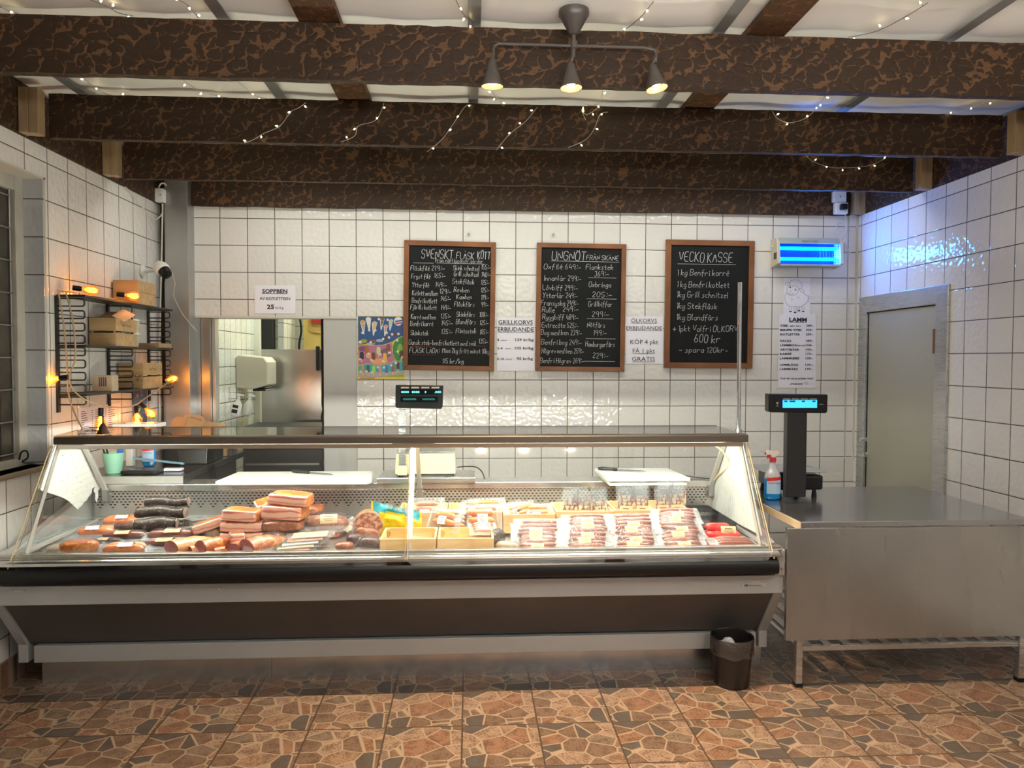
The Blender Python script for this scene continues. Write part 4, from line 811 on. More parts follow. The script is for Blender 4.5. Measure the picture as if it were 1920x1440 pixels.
def crate(name, a, c, th, label, slat=2, group=None, text=None, wd=PINE_C, lift=0, gap=.012, txtside='y'):
    """open wooden crate with boards on four sides; a, c = corners"""
    t = thing(name, label, 'crate', ((a[0]+c[0])/2, (a[1]+c[1])/2, a[2]), group)
    H_ = c[2]-a[2]; n = slat; bh = (H_-gap*(n-1))/n
    for i in range(n):
        z0 = a[2]+i*(bh+gap); z1 = z0+bh
        b = MB(); b.box((a[0], a[1], z0), (c[0], a[1]+th, z1)); f = b.build('front_board', wd, t, bevel=.001)
        if text and i == n-1:
            b2 = MB(); font_text(b2, text, (a[0]+c[0])/2, z0+bh*.42, bh*.22, (c[0]-a[0])*.42, a[1]-.0012, .01, align='C'); b2.build('lettering', mat('stamp_ink', (.12, .07, .04), .7), f)
        b = MB(); b.box((a[0], c[1]-th, z0), (c[0], c[1], z1)); b.build('back_board', wd, t, bevel=.001)
        b = MB(); b.box((a[0], a[1]+th, z0), (a[0]+th, c[1]-th, z1)); b.build('side_board', wd, t, bevel=.001)
        b = MB(); b.box((c[0]-th, a[1]+th, z0), (c[0], c[1]-th, z1)); b.build('side_board', wd, t, bevel=.001)
    b = MB(); b.box((a[0]+th, a[1]+th, a[2]), (c[0]-th, c[1]-th, a[2]+.006)); b.build('crate_floor', wd, t)
    for x, y in ((a[0]+th, a[1]+th), (c[0]-th-.012, a[1]+th), (a[0]+th, c[1]-th-.012), (c[0]-th-.012, c[1]-th-.012)):
        b = MB(); b.box((x, y, a[2]+.006), (x+.012, y+.012, c[2]-.003)); b.build('corner_post', wd, t)
    return t
STAMP = mat('stamp_ink', (.12, .07, .04), .7)
def shelf_crate(yl, yr, z, h_, lb, text=False, slat=2, gap=.012):
    t = crate('wooden_crate', (XL+.014, yl, z), (-2.09, yr, z+h_), .008, lb, slat, 'wooden crates on the wall shelf', gap=gap, wd=wood_mat('shelf_crate_pine', (.36, .22, .095), (.54, .35, .17), (4, 60, 30), knots=6))
    if text:
        b = MB(); M = Matrix.Translation((-2.0893, yl+(yr-yl)*.30, z+h_*.72)) @ Matrix.Rotation(math.pi/2, 4, 'Z')
        font_text(b, 'God Helg', 0, 0, .016, .11, 0, 0, M=M); b.build('stamped_lettering', STAMP, t)
    return t
shelf_crate(4.755, 5.012, SZ[0], .148, 'plain wooden crate on the top board of the wall shelf, beside a glowing bulb', gap=.0015)
shelf_crate(4.455, 4.717, SZ[1], .166, 'wooden crate stamped God Helg on the middle shelf board, cardboard sticking out of it', True)
shelf_crate(4.806, 5.10, SZ[2], .166, 'wooden crate stamped God Helg on the lowest shelf board', True)
CARD = mat('brown_cardboard', (.36, .24, .13), .8); CARDL = mat('pale_cardboard', (.50, .40, .28), .8)
t = thing('cardboard_box', 'open cardboard box lying in the stamped crate on the middle shelf board', 'box', (-2.17, 4.58, 1.80))
b = MB(); b.cbox((-2.17, 4.58, 1.815), (.12, .16, .07), Matrix.Translation((-2.17, 4.58, 1.83)) @ Matrix.Rotation(.35, 4, 'X') @ Matrix.Translation((2.17, -4.58, -1.82))); b.build('box_body', CARD, t)
b = MB(); b.cbox((-2.10, 4.58, 1.85), (.08, .15, .002), Matrix.Translation((-2.1, 4.58, 1.86)) @ Matrix.Rotation(.35, 4, 'X') @ Matrix.Rotation(.5, 4, 'Y') @ Matrix.Translation((2.1, -4.58, -1.85))); b.build('box_flap', CARDL, t)
TUB = film_mat('cloudy_tub', (.85, .82, .70), .05, .55, dcol=(.70, .66, .50))
for k, (z, lb) in enumerate(((SZ[1], 'clear plastic tub, lower one of two, right of the middle shelf crate'), (SZ[1]+.088, 'clear plastic tub stacked on the other, right of the middle shelf crate'))):
    t = thing('plastic_tub', lb, 'tub', (-2.15, 4.80, z), 'plastic tubs on the shelf'); b = MB(); b.lathe([(.036, 0), (.044, .08), (.041, .08), (.034, .003), (0, .003)], Matrix.Translation((-2.15, 4.80, z+.001))); b.build('tub', TUB, t, smooth=True)
    b = MB(); b.lathe([(.046, .078), (.046, .086), (0, .0861)], Matrix.Translation((-2.15, 4.80, z+.001))); b.build('lid', WHITE, t, smooth=True)
b = MB(); b.box((-2.235, 5.03, SZ[1]), (-2.08, 5.24, SZ[1]+.030)); tag(b.build('flat_carton', CARD, bevel=.002), 'flat brown carton at the right end of the middle shelf board', 'carton')
t = thing('carton_box', 'small carton with side print on the lowest shelf board', 'carton', (-2.15, 4.46, SZ[2])); b = MB(); b.box((-2.215, 4.42, SZ[2]), (-2.10, 4.50, SZ[2]+.095)); b.build('carton', CARDL, t, bevel=.003)
b = MB(); [b.box((-2.175+i*.012, 4.4185, SZ[2]+.03), (-2.168+i*.012, 4.4195, SZ[2]+.085)) for i in range(4)]; b.build('side_print', mat('purple_print', (.12, .07, .10), .7), t)
# string of amber bulbs
AMB = film_mat('amber_bulb_glass', (1.0, .70, .28), .10, .06, dcol=(1, .55, .1)); FIL = emit('glowing_filament', (1.0, .45, .07), 11); CORD = mat('beige_cord', (.42, .29, .17), .6)
bs_ = thing('bulb_string', 'beige corded string of glowing amber filament bulbs around the wall shelf', 'string light', (-2.2, 4.6, 1.2))
BULBS = [((-2.16, 4.22, 1.985), (1, .35, -.12)), ((-2.10, 4.60, 1.985), (1, .1, -.1)), ((-2.21, 4.07, 1.49), (-1, -.1, -.15)), ((-2.12, 5.23, 1.445), (.9, 0, .2)), ((-2.07, 4.22, 1.275), (-.05, 0, -1)), ((-2.13, 4.80, 1.25), (.05, 0, -1)), ((-2.10, 4.86, 1.275), (.75, 0, -.75))]
for p, d in BULBS:
    M = Matrix.Translation(p) @ Vector(d).to_track_quat('Z', 'Y').to_matrix().to_4x4()
    b = MB(); b.lathe([(.014, -.045), (.015, -.01), (.012, 0)], M, 14); so = b.build('bulb_socket', BLACK, bs_, smooth=True)
    b = MB(); b.lathe([(.012, 0), (.016, .012), (.028, .035), (.031, .052), (.026, .072), (.012, .083), (0, .085)], M, 18); g = b.build('bulb', AMB, bs_, smooth=True)
    b = MB(); [b.tube([(.006*math.cos(a_), .006*math.sin(a_), .015), (.009*math.cos(a_), .009*math.sin(a_), .058)], .0011, 5) for a_ in (0, 1.57, 3.14, 4.71)]; b.v = [M @ v for v in b.v]; b.build('filament', FIL, g)
    light('bulb_glow', 'POINT', M @ Vector((0, 0, .04)), .55, (1, .48, .10), size=.02)
b = MB()
for pts in ([(-2.215, 4.08, 1.97), (-2.20, 4.10, 1.80), (-2.19, 4.11, 1.60), (-2.18, 4.11, 1.38), (-2.12, 4.13, 1.20)], [(-2.185, 4.10, 1.96), (-2.155, 4.11, 1.80), (-2.14, 4.10, 1.60), (-2.165, 4.08, 1.49), (-2.13, 4.10, 1.40), (-2.05, 4.18, 1.335), (-1.99, 4.35, 1.315), (-2.06, 4.65, 1.315), (-2.10, 4.82, 1.33), (-2.08, 5.0, 1.39), (-2.06, 5.20, 1.45)],
            [(-2.215, 4.08, 1.965), (-2.20, 4.15, 1.962), (-2.19, 4.22, 1.965)], [(-2.19, 4.25, 1.960), (-2.17, 4.5, 1.956), (-2.15, 4.6, 1.965)]):
    b.tube(catmull(pts, 6), .0042, 6)
b.build('cord', CORD, bs_, smooth=True)
# security camera, junction box and cables in the left corner
t = thing('security_camera', 'white security camera on a wall arm in the left corner', 'camera', (XL, 5.27, 2.2))
b = MB(); b.lathe([(.045, 0), (.045, .012), (.018, .025)], Matrix.Translation((XL, 5.20, 2.20)) @ Matrix.Rotation(math.pi/2, 4, 'Y'), 18); b.tube([(XL+.02, 5.2, 2.20), (XL+.13, 5.12, 2.20)], .013, 10); b.build('mount_arm', WHITE, t, smooth=True)
b = MB(); M = Matrix.Translation((-2.06, 5.06, 2.195)) @ Matrix.Rotation(2.35, 4, 'Y') @ Matrix.Rotation(.4, 4, 'X'); b.lathe([(0, -.07), (.03, -.062), (.046, -.03), (.048, .0), (.044, .012), (0, .012)], M, 20); b.build('camera_housing', WHITE, t, smooth=True)
b = MB(); b.lathe([(.040, .012), (.040, .03), (.034, .055), (0, .065)], M, 20); b.build('camera_lens', BLACK, t, smooth=True)
t = thing('junction_box', 'white junction box with looped cable in the left corner', 'socket', (-2.19, 5.40, 2.72)); a = atY(292, 379, 5.40); c = atY(308, 354, 5.40)
b = MB(); b.box((a.x, 5.38, a.z), (c.x, 5.435, c.z)); b.build('housing', WHITE, t, bevel=.005); b = MB(); b.cyl(((a.x+c.x)/2+.01, 5.377, (a.z+c.z)/2), ((a.x+c.x)/2+.01, 5.381, (a.z+c.z)/2), .004, 8); b.build('cover_screw', INK, t)
for nm, lb, pts, r in (('cable', 'white cable hooked along the left beam edge dropping to the corner junction box', [atY(75+20*i, 262+11.5*i, 4.05+.105*i) for i in range(0)]+[atX(x, y, XL+.008) for x, y in ((90, 268), (130, 288), (175, 311), (210, 328), (245, 361))]+[atY(270, 392, 5.15), atY(290, 411, 5.3), atY(304, 400, 5.38), atY(304, 382, 5.39)], .0045),
                       ('cable', 'pale vertical cable running down the left corner beside the pillar', [atY(305, 382, 5.42), atY(303, 480, 5.42), atY(300, 600, 5.42), atY(299, 700, 5.42), atY(300, 790, 5.42)], .006),
                       ('cable', 'thin white camera cable hanging across the metal pillar', [atY(322, 510, 5.1), atY(328, 530, 5.2), atY(326, 555, 5.3), atY(340, 585, 5.4), atY(355, 605, 5.43), atY(370, 622, 5.43)], .0025),
                       ('cable', 'short cable arching above the corner junction box', [atY(297, 354, 5.40), atY(301, 345, 5.40), atY(308, 344, 5.42), atY(312, 349, 5.43)], .006)):
    b = MB(); b.tube(catmull(pts, 6), r, 7); tag(b.build('cable', WCORD, smooth=True), lb, 'cable', 'cables in the left corner')
b = MB(); b.tube(catmull([atY(x, y, 3.93) for x, y in ((36, 862), (40, 848), (50, 846), (52, 858), (42, 866))]+[atY(60, 869, 3.95), atY(75, 873, 3.97), atX(96, 879, XL+.01)], 6), .0045, 7); tag(b.build('cable', BLACK, smooth=True), 'black cable curling over the window sill', 'cable')
b = MB(); b.cyl((-2.205, 5.475, 0), (-2.205, 5.475, 1.42), .03, 16); tag(b.build('drain_pipe', mat('grey_pipe', (.40, .38, .35), .35), smooth=True), 'grey vertical pipe in the left corner below the shelf', 'pipe')
# notices on the left wall
def wallsheet(y0, y1, z0, z1, name, label, m_, x=XL+.004):
    t = thing(name, label, 'sign', (x, y0, z0)); b = MB(); b.grid(lambda u, v: (x+.0006*math.sin(5*u+4*v), y0+(y1-y0)*u, z0+(z1-z0)*v), 8, 8); b.build('paper', m_, t, smooth=True); return t
t = wallsheet(4.34, 4.85, 1.06, 1.31, 'order_list', 'white printed order list on the left wall below the shelf', PAPER); b = MB(); random.seed(3)
for cidx in range(3):
    for r_ in range(16):
        y = 4.37+cidx*.16; z = 1.285-r_*.013; wd = random.uniform(.03, .09); b.box((XL+.0050, y, z), (XL+.0054, y+wd, z+.0035)); b.box((XL+.0050, y+.12, z), (XL+.0054, y+.13, z+.0035))
b.build('printed_lines', INK, t)
t = wallsheet(5.02, 5.24, 1.12, 1.40, 'colour_poster', 'narrow colourful poster on the left wall near the corner', mat('poster_blue', (.04, .07, .20), .35)); b = MB(); b.mat(0); k = 0
for i in range(46):
    y = random.uniform(5.03, 5.22); z = random.uniform(1.13, 1.39); q = random.uniform(.006, .016); b.mat(i % 3); b.box((XL+.005, y, z), (XL+.0054, y+q, z+q*1.4))
b.build('printed_pictures', [mat('pp1', (.55, .10, .06), .4), mat('pp2', (.12, .32, .06), .4), mat('pp3', (.60, .52, .50), .4)], t)
# things standing behind the case on the left: paper bag, white box, bell and tongs on the glass cover
t = thing('paper_bag', 'brown paper carrier bag with flat handle behind the left end of the case', 'bag', (-1.87, 5.0, .93)); KR = mat('kraft_paper', (.36, .21, .10), .8, nscale=20, namp=.08)
b = MB(); b.prism([(-2.05, .932), (-2.02, 1.175), (-1.975, 1.205), (-1.89, 1.19), (-1.66, 1.145), (-1.66, .932)], 1, 5.06, 5.10); b.build('bag_body', KR, t, bevel=.003)
hd_ = [atY(x, y, 5.055) for x, y in ((344, 796), (349, 781), (353, 778), (378, 783), (382, 788), (378, 799))]; b = MB()
for i in range(len(hd_)-1):
    a_, c_ = hd_[i], hd_[i+1]; d_ = (c_-a_).normalized(); n_ = Vector((-d_.z, 0, d_.x))*.010; b.prism([((a_-d_*.006-n_).x, (a_-d_*.006-n_).z), ((c_+d_*.006-n_).x, (c_+d_*.006-n_).z), ((c_+d_*.006+n_).x, (c_+d_*.006+n_).z), ((a_-d_*.006+n_).x, (a_-d_*.006+n_).z)], 1, 5.053+i*.0002, 5.058+i*.0002)
b.build('bag_handle', KR, t)
t = thing('bell', 'dark brown bell standing on the glass cover of the case', 'bell', (-1.853, 3.80, 1.2145)); M = Matrix.Translation((-1.853, 3.80, 1.2145))
BR = mat('dark_bronze', (.07, .032, .018), .45, .4); b = MB(); b.lathe([(0, 0.0), (.031, 0), (.029, .008), (.022, .018), (.018, .035), (.010, .05), (.006, .055)], M, 22); b.build('bell_body', BR, t, smooth=True)
b = MB(); b.lathe([(.005, .05), (.004, .085), (.007, .088), (.003, .094), (0, .094)], M, 10); b.build('bell_handle', BR, t, smooth=True)
b = MB(); b.tube(catmull([(-2.02, 3.88, 1.219), (-2.0, 3.92, 1.222), (-1.97, 3.94, 1.219), (-1.93, 3.93, 1.219), (-1.90, 3.92, 1.221), (-1.92, 3.90, 1.219), (-1.97, 3.90, 1.219), (-2.01, 3.86, 1.219)], 5), .0035, 6); tag(b.build('serving_tongs', CHROME, smooth=True), 'small steel tongs lying on the glass cover near the bell', 'tongs')
b = MB(); b.box((-2.12, 4.62, .932), (-2.08, 4.66, 1.20)); b.box((-2.19, 4.60, 1.17), (-1.93, 4.76, 1.195)); tag(b.build('white_stand', WHITE, bevel=.004), 'white small stand under the two hanging amber bulbs', 'stand')

# ------------------------------------------------------------------ service counter behind the case, left
ct = thing('service_counter', 'black topped service counter along the left wall with steel edge', 'counter', (-1.94, 4.8, 0))
b = MB(); b.box((XL+.004, 4.225, .892), (-1.625, 5.42, .930)); b.build('counter_top', mat('black_worktop', (.018, .018, .02), .16), ct, bevel=.002)
b = MB(); b.box((XL+.03, 4.215, .890), (-1.623, 4.226, .931)); b.build('steel_edge', ALU_W, ct)
b = MB(); b.box((XL+.004, 4.40, 0), (-1.68, 5.35, .89)); b.build('counter_base', mat('dark_base', (.03, .03, .03), .5), ct)
def put(x, y, z=.931): return atZ(x, y, z)
t = thing('pen_cup', 'mint green plastic cup full of pens behind the left glass', 'cup', (-2.07, 4.36, .931)); M = Matrix.Translation((-2.07, 4.36, .931)); b = MB(); b.lathe([(.042, 0), (.060, .118), (.063, .120), (.057, .118), (.039, .004), (0, .004)], M); b.build('cup', mat('mint_green', (.28, .55, .40), .4), t, smooth=True)
for i, (dx, dy, c_) in enumerate(((-.03, .01, (.25, .03, .03)), (-.015, -.02, (.02, .02, .02)), (.01, .02, (.02, .05, .3)), (.03, -.01, (.03, .1, .35)), (.02, .02, (.6, .6, .6)), (-.03, -.02, (.02, .02, .02)))):
    b = MB(); b.cyl((-2.07+dx*.5, 4.36+dy*.5, .94), (-2.07+dx*1.6, 4.36+dy*1.6, 1.075+.01*(i % 3)), .005, 8); tag(b.build('pen', mat('pen_%d' % i, c_, .4), smooth=True), ['red pen', 'black pen', 'blue pen', 'light blue pen', 'white pen', 'black slim pen'][i]+' standing in the mint green cup', 'pen', 'pens in the cup')
b = MB(); b.cbox((0, 0, 0), (.022, .012, .16), Matrix.Translation((-2.02, 4.34, 1.06)) @ Matrix.Rotation(.6, 4, 'Y')); tag(b.build('glue_tube', mat('blue_print', (.03, .12, .5), .35), bevel=.004), 'blue and yellow tube leaning in the mint green cup', 'tube')
# window cleaner bottles
BLUE = mat('blue_liquid', (.0, .20, .55), .08, spec=.6, coat=.5); LAB = mat('blue_white_label', (.35, .50, .68), .4); LABR = mat('red_label', (.55, .03, .04), .4)
def cleaner(name, x, y, z, label, trig=True, s=1.0):
    t = thing(name, label, 'bottle', (x, y, z), 'window cleaner bottles')
    def sec(prof, nm, m_, depth=.55):
        b = MB(); n = 26; M = Matrix.Translation((x, y, z)) @ Matrix.Diagonal((s, s*depth, s, 1)); b.lathe(prof, M, n); return b.build(nm, m_, t, smooth=True)
    sec([(.030, 0), (.043, .006), (.047, .02), (.047, .095), (.046, .12)], 'blue_body', BLUE)
    sec([(.046, .12), (.046, .135), (.036, .155), (.022, .175), (.017, .20), (.015, .215)], 'clear_shoulder', film_mat('cloudy_bottle', (.9, .9, .93), .05, .45))
    b = MB(); f = lambda u, v: (x+s*.0485*math.sin((u-.5)*1.9), y-s*.55*.0485*math.cos((u-.5)*1.9)-.001, z+s*(.035+.085*v)); b.grid(f, 10, 2); lb_ = b.build('label', LAB, t, smooth=True)
    b = MB(); f = lambda u, v: (x+s*.0488*math.sin((u-.5)*1.9), y-s*.55*.0488*math.cos((u-.5)*1.9)-.0016, z+s*(.105+.018*v+.008*u)); b.grid(f, 10, 2); b.build('label_band', LABR, lb_, smooth=True)
    b = MB(); font_text(b, 'Window Cleaner', x-.038*s, z+.092*s, .009*s, .074*s, y-s*.0296, .015); b.build('lettering', mat('red_text', (.5, .02, .03), .5), lb_)
    if trig:
        b = MB(); M = Matrix.Translation((x, y, z)); b.lathe([(.017, .21), (.018, .235), (.012, .236)], M @ Matrix.Scale(s, 4), 16); b.build('red_collar', LABR, t, smooth=True)
        b = MB(); b.prism([(x-.042*s, z+.262*s), (x-.030*s, z+.275*s), (x+.030*s, z+.270*s), (x+.036*s, z+.262*s), (x+.012*s, z+.236*s), (x-.010*s, z+.236*s), (x-.014*s, z+.250*s), (x-.040*s, z+.252*s)], 1, y-.010, y+.010); hd2 = b.build('spray_head', mat('spray_white', (.72, .60, .55), .4), t, bevel=.003)
        b = MB(); b.prism([(x-.046*s, z+.264*s), (x-.040*s, z+.268*s), (x-.040*s, z+.250*s), (x-.046*s, z+.252*s)], 1, y-.006, y+.006); b.prism([(x-.030*s, z+.252*s), (x-.018*s, z+.250*s), (x-.022*s, z+.232*s), (x-.034*s, z+.228*s)], 1, y-.005, y+.005); b.build('trigger', LABR, t, bevel=.002)
    return t
cleaner('spray_bottle', 1.690, 3.955, .8205, 'blue window cleaner spray bottle with red trigger on the steel table')
cleaner('cleaner_bottle', -1.98, 4.62, .931, 'window cleaner refill bottle standing behind the mint green cup', False, .9)
t = thing('printer', 'black receipt machine on the left service counter', 'machine', (-1.80, 4.85, .931)); b = MB(); b.prism([(4.70, .931), (5.02, .931), (5.02, 1.09), (4.85, 1.10), (4.72, 1.03)], 0, -1.93, -1.66); b.build('machine_body', BLACK, t, bevel=.006)
b = MB(); b.cbox((-1.80, 4.78, 1.075), (.26, .20, .006), Matrix.Translation((-1.8, 4.8, 1.075)) @ Matrix.Rotation(.35, 4, 'X') @ Matrix.Translation((1.8, -4.8, -1.075))); b.build('lid', mat('grey_lid', (.12, .12, .125), .3), t)
t = thing('card_terminal', 'dark flat terminal lying on the counter edge', 'terminal', (-1.90, 4.35, .931)); b = MB(); b.cbox((-1.90, 4.36, .942), (.20, .14, .02)); b.build('terminal_body', BLACK, t, bevel=.005); b = MB(); b.cbox((-1.94, 4.34, .953), (.07, .05, .002)); b.build('terminal_display', mat('dark_teal', (.01, .04, .07), .15), t)
b = MB(); b.cbox((0, 0, 0), (.30, .018, .010), Matrix.Translation((-1.86, 4.47, .985)) @ Matrix.Rotation(.12, 4, 'Y')); tag(b.build('ruler', mat('blue_steel', (.18, .32, .42), .3, .3)), 'blue flat ruler leaning over the black terminal', 'ruler')
b = MB(); b.cbox((-1.76, 4.42, .940), (.12, .05, .016)); tag(b.build('price_roll', mat('lilac_paper', (.62, .60, .72), .6), bevel=.006), 'crumpled lilac price labels on the counter', 'label roll')
t = thing('product_box', 'dark box with green lamps and red stripe at the end of the left counter', 'box', (-1.72, 5.18, .931)); b = MB(); b.box((-1.79, 5.10, .931), (-1.63, 5.22, 1.005)); b.build('box', mat('charcoal_box', (.035, .035, .035), .5), t, bevel=.002)
b = MB(); b.mat(0).box((-1.785, 5.098, .945), (-1.765, 5.0995, .965)); b.mat(1).cyl((-1.66, 5.098, .985), (-1.66, 5.0995, .985), .012, 14); b.build('printed_marks', [mat('green_print', (.03, .25, .08), .5), mat('red_print', (.6, .03, .03), .5)], t)
t = thing('dark_filler', 'dark cabinet added for the dark reflection behind the hatch opening', 'filler', (-1.42, 5.95, 0)); b = MB(); b.box((-1.80, 5.90, 0), (-1.14, 6.3, 1.06)); b.build('filler', mat('black_filler', (.015, .015, .016), .35), t, bevel=.004); b = MB(); b.box((-1.78, 5.893, .75), (-1.20, 5.90, .765)); b.build('handle_strip', STEEL_D, t)  # black box added to stand for the dark reflection low in the steel door

# riser, scale, boards and knives on the rear ledge
b = MB(); b.prism([(-.525, 4.165), (.035, 4.165), (.035, 4.47), (-.52, 4.47)], 2, .889+.001, .9195); rs = tag(b.build('scale_riser', STEEL, bevel=.002), 'low steel box carrying the cream scale on the rear ledge', 'riser')
sc = thing('counter_scale', 'cream shop scale with black customer display on a steel post', 'scale', (-.25, 4.32, .92))
b = MB(); b.prism([(-.430, .930), (-.078, .930), (-.084, 1.052), (-.424, 1.052)], 1, 4.235, 4.44); b.build('scale_body', CREAM, sc, bevel=.008)
b = MB(); b.box((-.425, 4.23, 1.056), (-.083, 4.45, 1.062)); b.box((-.40, 4.25, 1.05), (-.11, 4.43, 1.056)); b.build('weighing_pan', STEEL, sc, bevel=.002)
b = MB(); b.box((-.415, 4.43, 1.06), (-.095, 4.435, 1.085)); b.build('pan_guard', GLASS, sc)
for x, y in ((-.41, 4.25), (-.10, 4.25), (-.41, 4.42), (-.10, 4.42)):
    b = MB(); b.cyl((x, y, .9200), (x, y, .931), .011, 12); b.build('scale_foot', BLACK, sc, smooth=True)
b = MB(); b.box((-.412, 4.195, .93), (-.357, 4.235, .985)); b.build('post_bracket', CREAM, sc, bevel=.003)
b = MB(); b.box((-.404, 4.205, .98), (-.366, 4.213, 1.33)); b.build('display_post', STEEL, sc)
D0 = 4.19; b = MB(); a = atY(741, 767, D0); c = atY(831, 722, D0)
b.prism([(a.x+.002, c.z), (c.x, c.z-.004), (c.x-.004, a.z+.012), (c.x-.012, a.z), (a.x+.008, a.z+.006), (a.x, a.z+.016)], 1, D0, D0+.05); dp = b.build('display_head', BLACK, sc, bevel=.004)
b = MB(); b.box((a.x+.03, D0-.001, c.z-.055), (c.x-.03, D0, c.z-.025)); b.box((a.x+.03, D0-.001, c.z-.098), (c.x-.03, D0, c.z-.066)); b.build('display_window', mat('display_black', (.002, .004, .005), .15), dp)
LCD = emit('cyan_digits', (.10, .55, .62), 1.6); b = MB()
for txt, fx, wd in (('0000', .09, .16), ('8000', .31, .16), ('0', .58, .03), ('.000', .78, .14)): font_text(b, txt, a.x+(c.x-a.x)*fx+.01, c.z-.046, .012, (c.x-a.x)*wd, D0-.0018, .01)
b.build('display_digits', LCD, dp)
b = MB(); b.box((a.x+.045, D0-.0018, c.z-.086), (a.x+.12, D0-.0012, c.z-.076)); b.box((a.x+.155, D0-.0018, c.z-.086), (a.x+.225, D0-.0012, c.z-.076)); b.build('dim_display', mat('teal_dim', (.01, .12, .11), .3), dp)
b = MB(); [b.box((a.x+.033+i*.058, D0-.0015, c.z-.019), (a.x+.033+i*.058+.045, D0-.0005, c.z-.010)) for i in range(4)]; b.build('caption_strip', mat('tan_caption', (.35, .28, .20), .5), dp)
b = MB(); b.tube(catmull([(-.07, 4.33, .955), (-.02, 4.30, .965), (.04, 4.27, .965), (.075, 4.24, .94), (.09, 4.22, .90)], 6), .0035, 6); tag(b.build('scale_cable', BLACK, smooth=True), 'dark cable curling from the cream scale onto the ledge', 'cable')
BOARD = mat('white_cutting_board', (.62, .62, .58), .45, nscale=12, namp=.03)
b = MB(); b.prism([(-1.352, 3.985), (-.555, 3.985), (-.535, 4.02), (-.57, 4.36), (-1.36, 4.36), (-1.375, 4.02)], 2, .9145, .9335); tag(b.build('cutting_board', BOARD, bevel=.006), 'long white cutting board on the rear ledge behind the bacon', 'cutting board', 'cutting boards')
b = MB(); b.box((-1.30, 4.06, .8895), (-.64, 4.34, .9140)); tag(b.build('board_support', mat('grey_plastic_tray', (.42, .41, .38), .5), bevel=.004), 'low grey tray under the long cutting board', 'tray')
b = MB(); b.prism([(.775, 4.02), (1.245, 4.02), (1.22, 4.40), (.765, 4.40)], 2, .9145, .9335); tag(b.build('cutting_board', BOARD, bevel=.004), 'upper white cutting board on the right end of the rear ledge', 'cutting board', 'cutting boards')
b = MB(); b.box((.785, 4.03, .8895), (1.23, 4.39, .9140)); tag(b.build('cutting_board', mat('yellowed_board', (.56, .56, .44), .45), bevel=.004), 'lower yellowish cutting board under the one with a knife', 'cutting board', 'cutting boards')
def knife(x, y, z, rz, label):
    t = thing('kitchen_knife', label, 'knife', (0, 0, 0), 'knives on the cutting boards')
    b = MB(); b.tube([(0, 0, .010), (.03, 0, .011), (.08, 0, .010), (.115, 0, .009)], [.008, .011, .009, .010], 8); b.build('handle', BLACK, t, smooth=True)
    b = MB(); b.prism([(.113, -.010), (.113, .012), (.25, .010), (.285, -.008), (.25, -.012)], 2, .007, .009); b.build('blade', steel_mat('dark_blade', (.16, .17, .18), .25), t)
    t.location = (x, y, z); t.rotation_euler = (0, 0, rz)
knife(-1.03, 4.30, .9335, -.42, 'black handled knife lying on the long left cutting board')
knife(.775, 4.33, .9335, -.36, 'black handled knife lying on the right cutting board')
b = MB(); b.tube(catmull([(1.235, 4.29, .8935), (1.30, 4.30, .90), (1.37, 4.26, .895), (1.42, 4.22, .895)], 6), .004, 6); tag(b.build('black_cable', BLACK, smooth=True), 'black cable lying right of the cutting boards', 'cable')

# right scale on the steel table
s2 = thing('counter_scale', 'black shop scale with tall column and blue lit display on the steel table', 'scale', (1.86, 4.1, .82))
b = MB(); b.box((1.745, 4.00, .862), (2.005, 4.30, .945)); b.build('scale_body', BLACK, s2, bevel=.012)
b = MB(); b.box((1.665, 3.992, .963), (2.025, 4.31, .969)); b.box((1.72, 4.05, .945), (1.98, 4.25, .963)); b.build('weighing_pan', STEEL, s2, bevel=.002)
for x, y in ((1.76, 4.03), (1.965, 4.03), (1.76, 4.26), (1.965, 4.26)):
    b = MB(); b.cyl((x, y, .8203), (x, y, .865), .016, 14, .010); b.build('scale_foot', BLACK, s2, smooth=True)
b = MB(); b.box((1.76, 3.93, .835), (1.872, 3.985, 1.345)); b.build('column', mat('column_black', (.016, .016, .019), .38), s2, bevel=.006)
b = MB(); b.prism([(1.650, 1.412), (1.985, 1.408), (1.985, 1.312), (1.975, 1.304), (1.66, 1.309), (1.650, 1.318)], 1, 3.925, 3.985); dh = b.build('display_head', BLACK, s2, bevel=.006)
b = MB(); b.box((1.728, 3.9225, 1.334), (1.922, 3.925, 1.378)); b.build('blue_display', emit('lcd_blue', (.03, .33, .95), 1.3), dh)
b = MB(); [b.box((1.735+x, 3.9215, 1.366), (1.735+x+.018, 3.9224, 1.375)) for x in (0, .03, .045, .10, .16)]; b.build('display_characters', mat('lcd_dark', (.01, .10, .35), .5), dh)
b = MB(); b.prism([(1.690, 1.366), (1.706, 1.366), (1.698, 1.350)], 1, 3.9238, 3.9249); b.box((1.690, 3.9238, 1.343), (1.706, 3.9249, 1.346)); [b.box((1.73+i*.05, 3.9238, 1.382), (1.77+i*.05, 3.9249, 1.386)) for i in range(4)]; b.box((1.935, 3.9238, 1.352), (1.958, 3.9249, 1.355)); b.build('white_marks', mat('grey_mark', (.35, .35, .35), .5), dh)

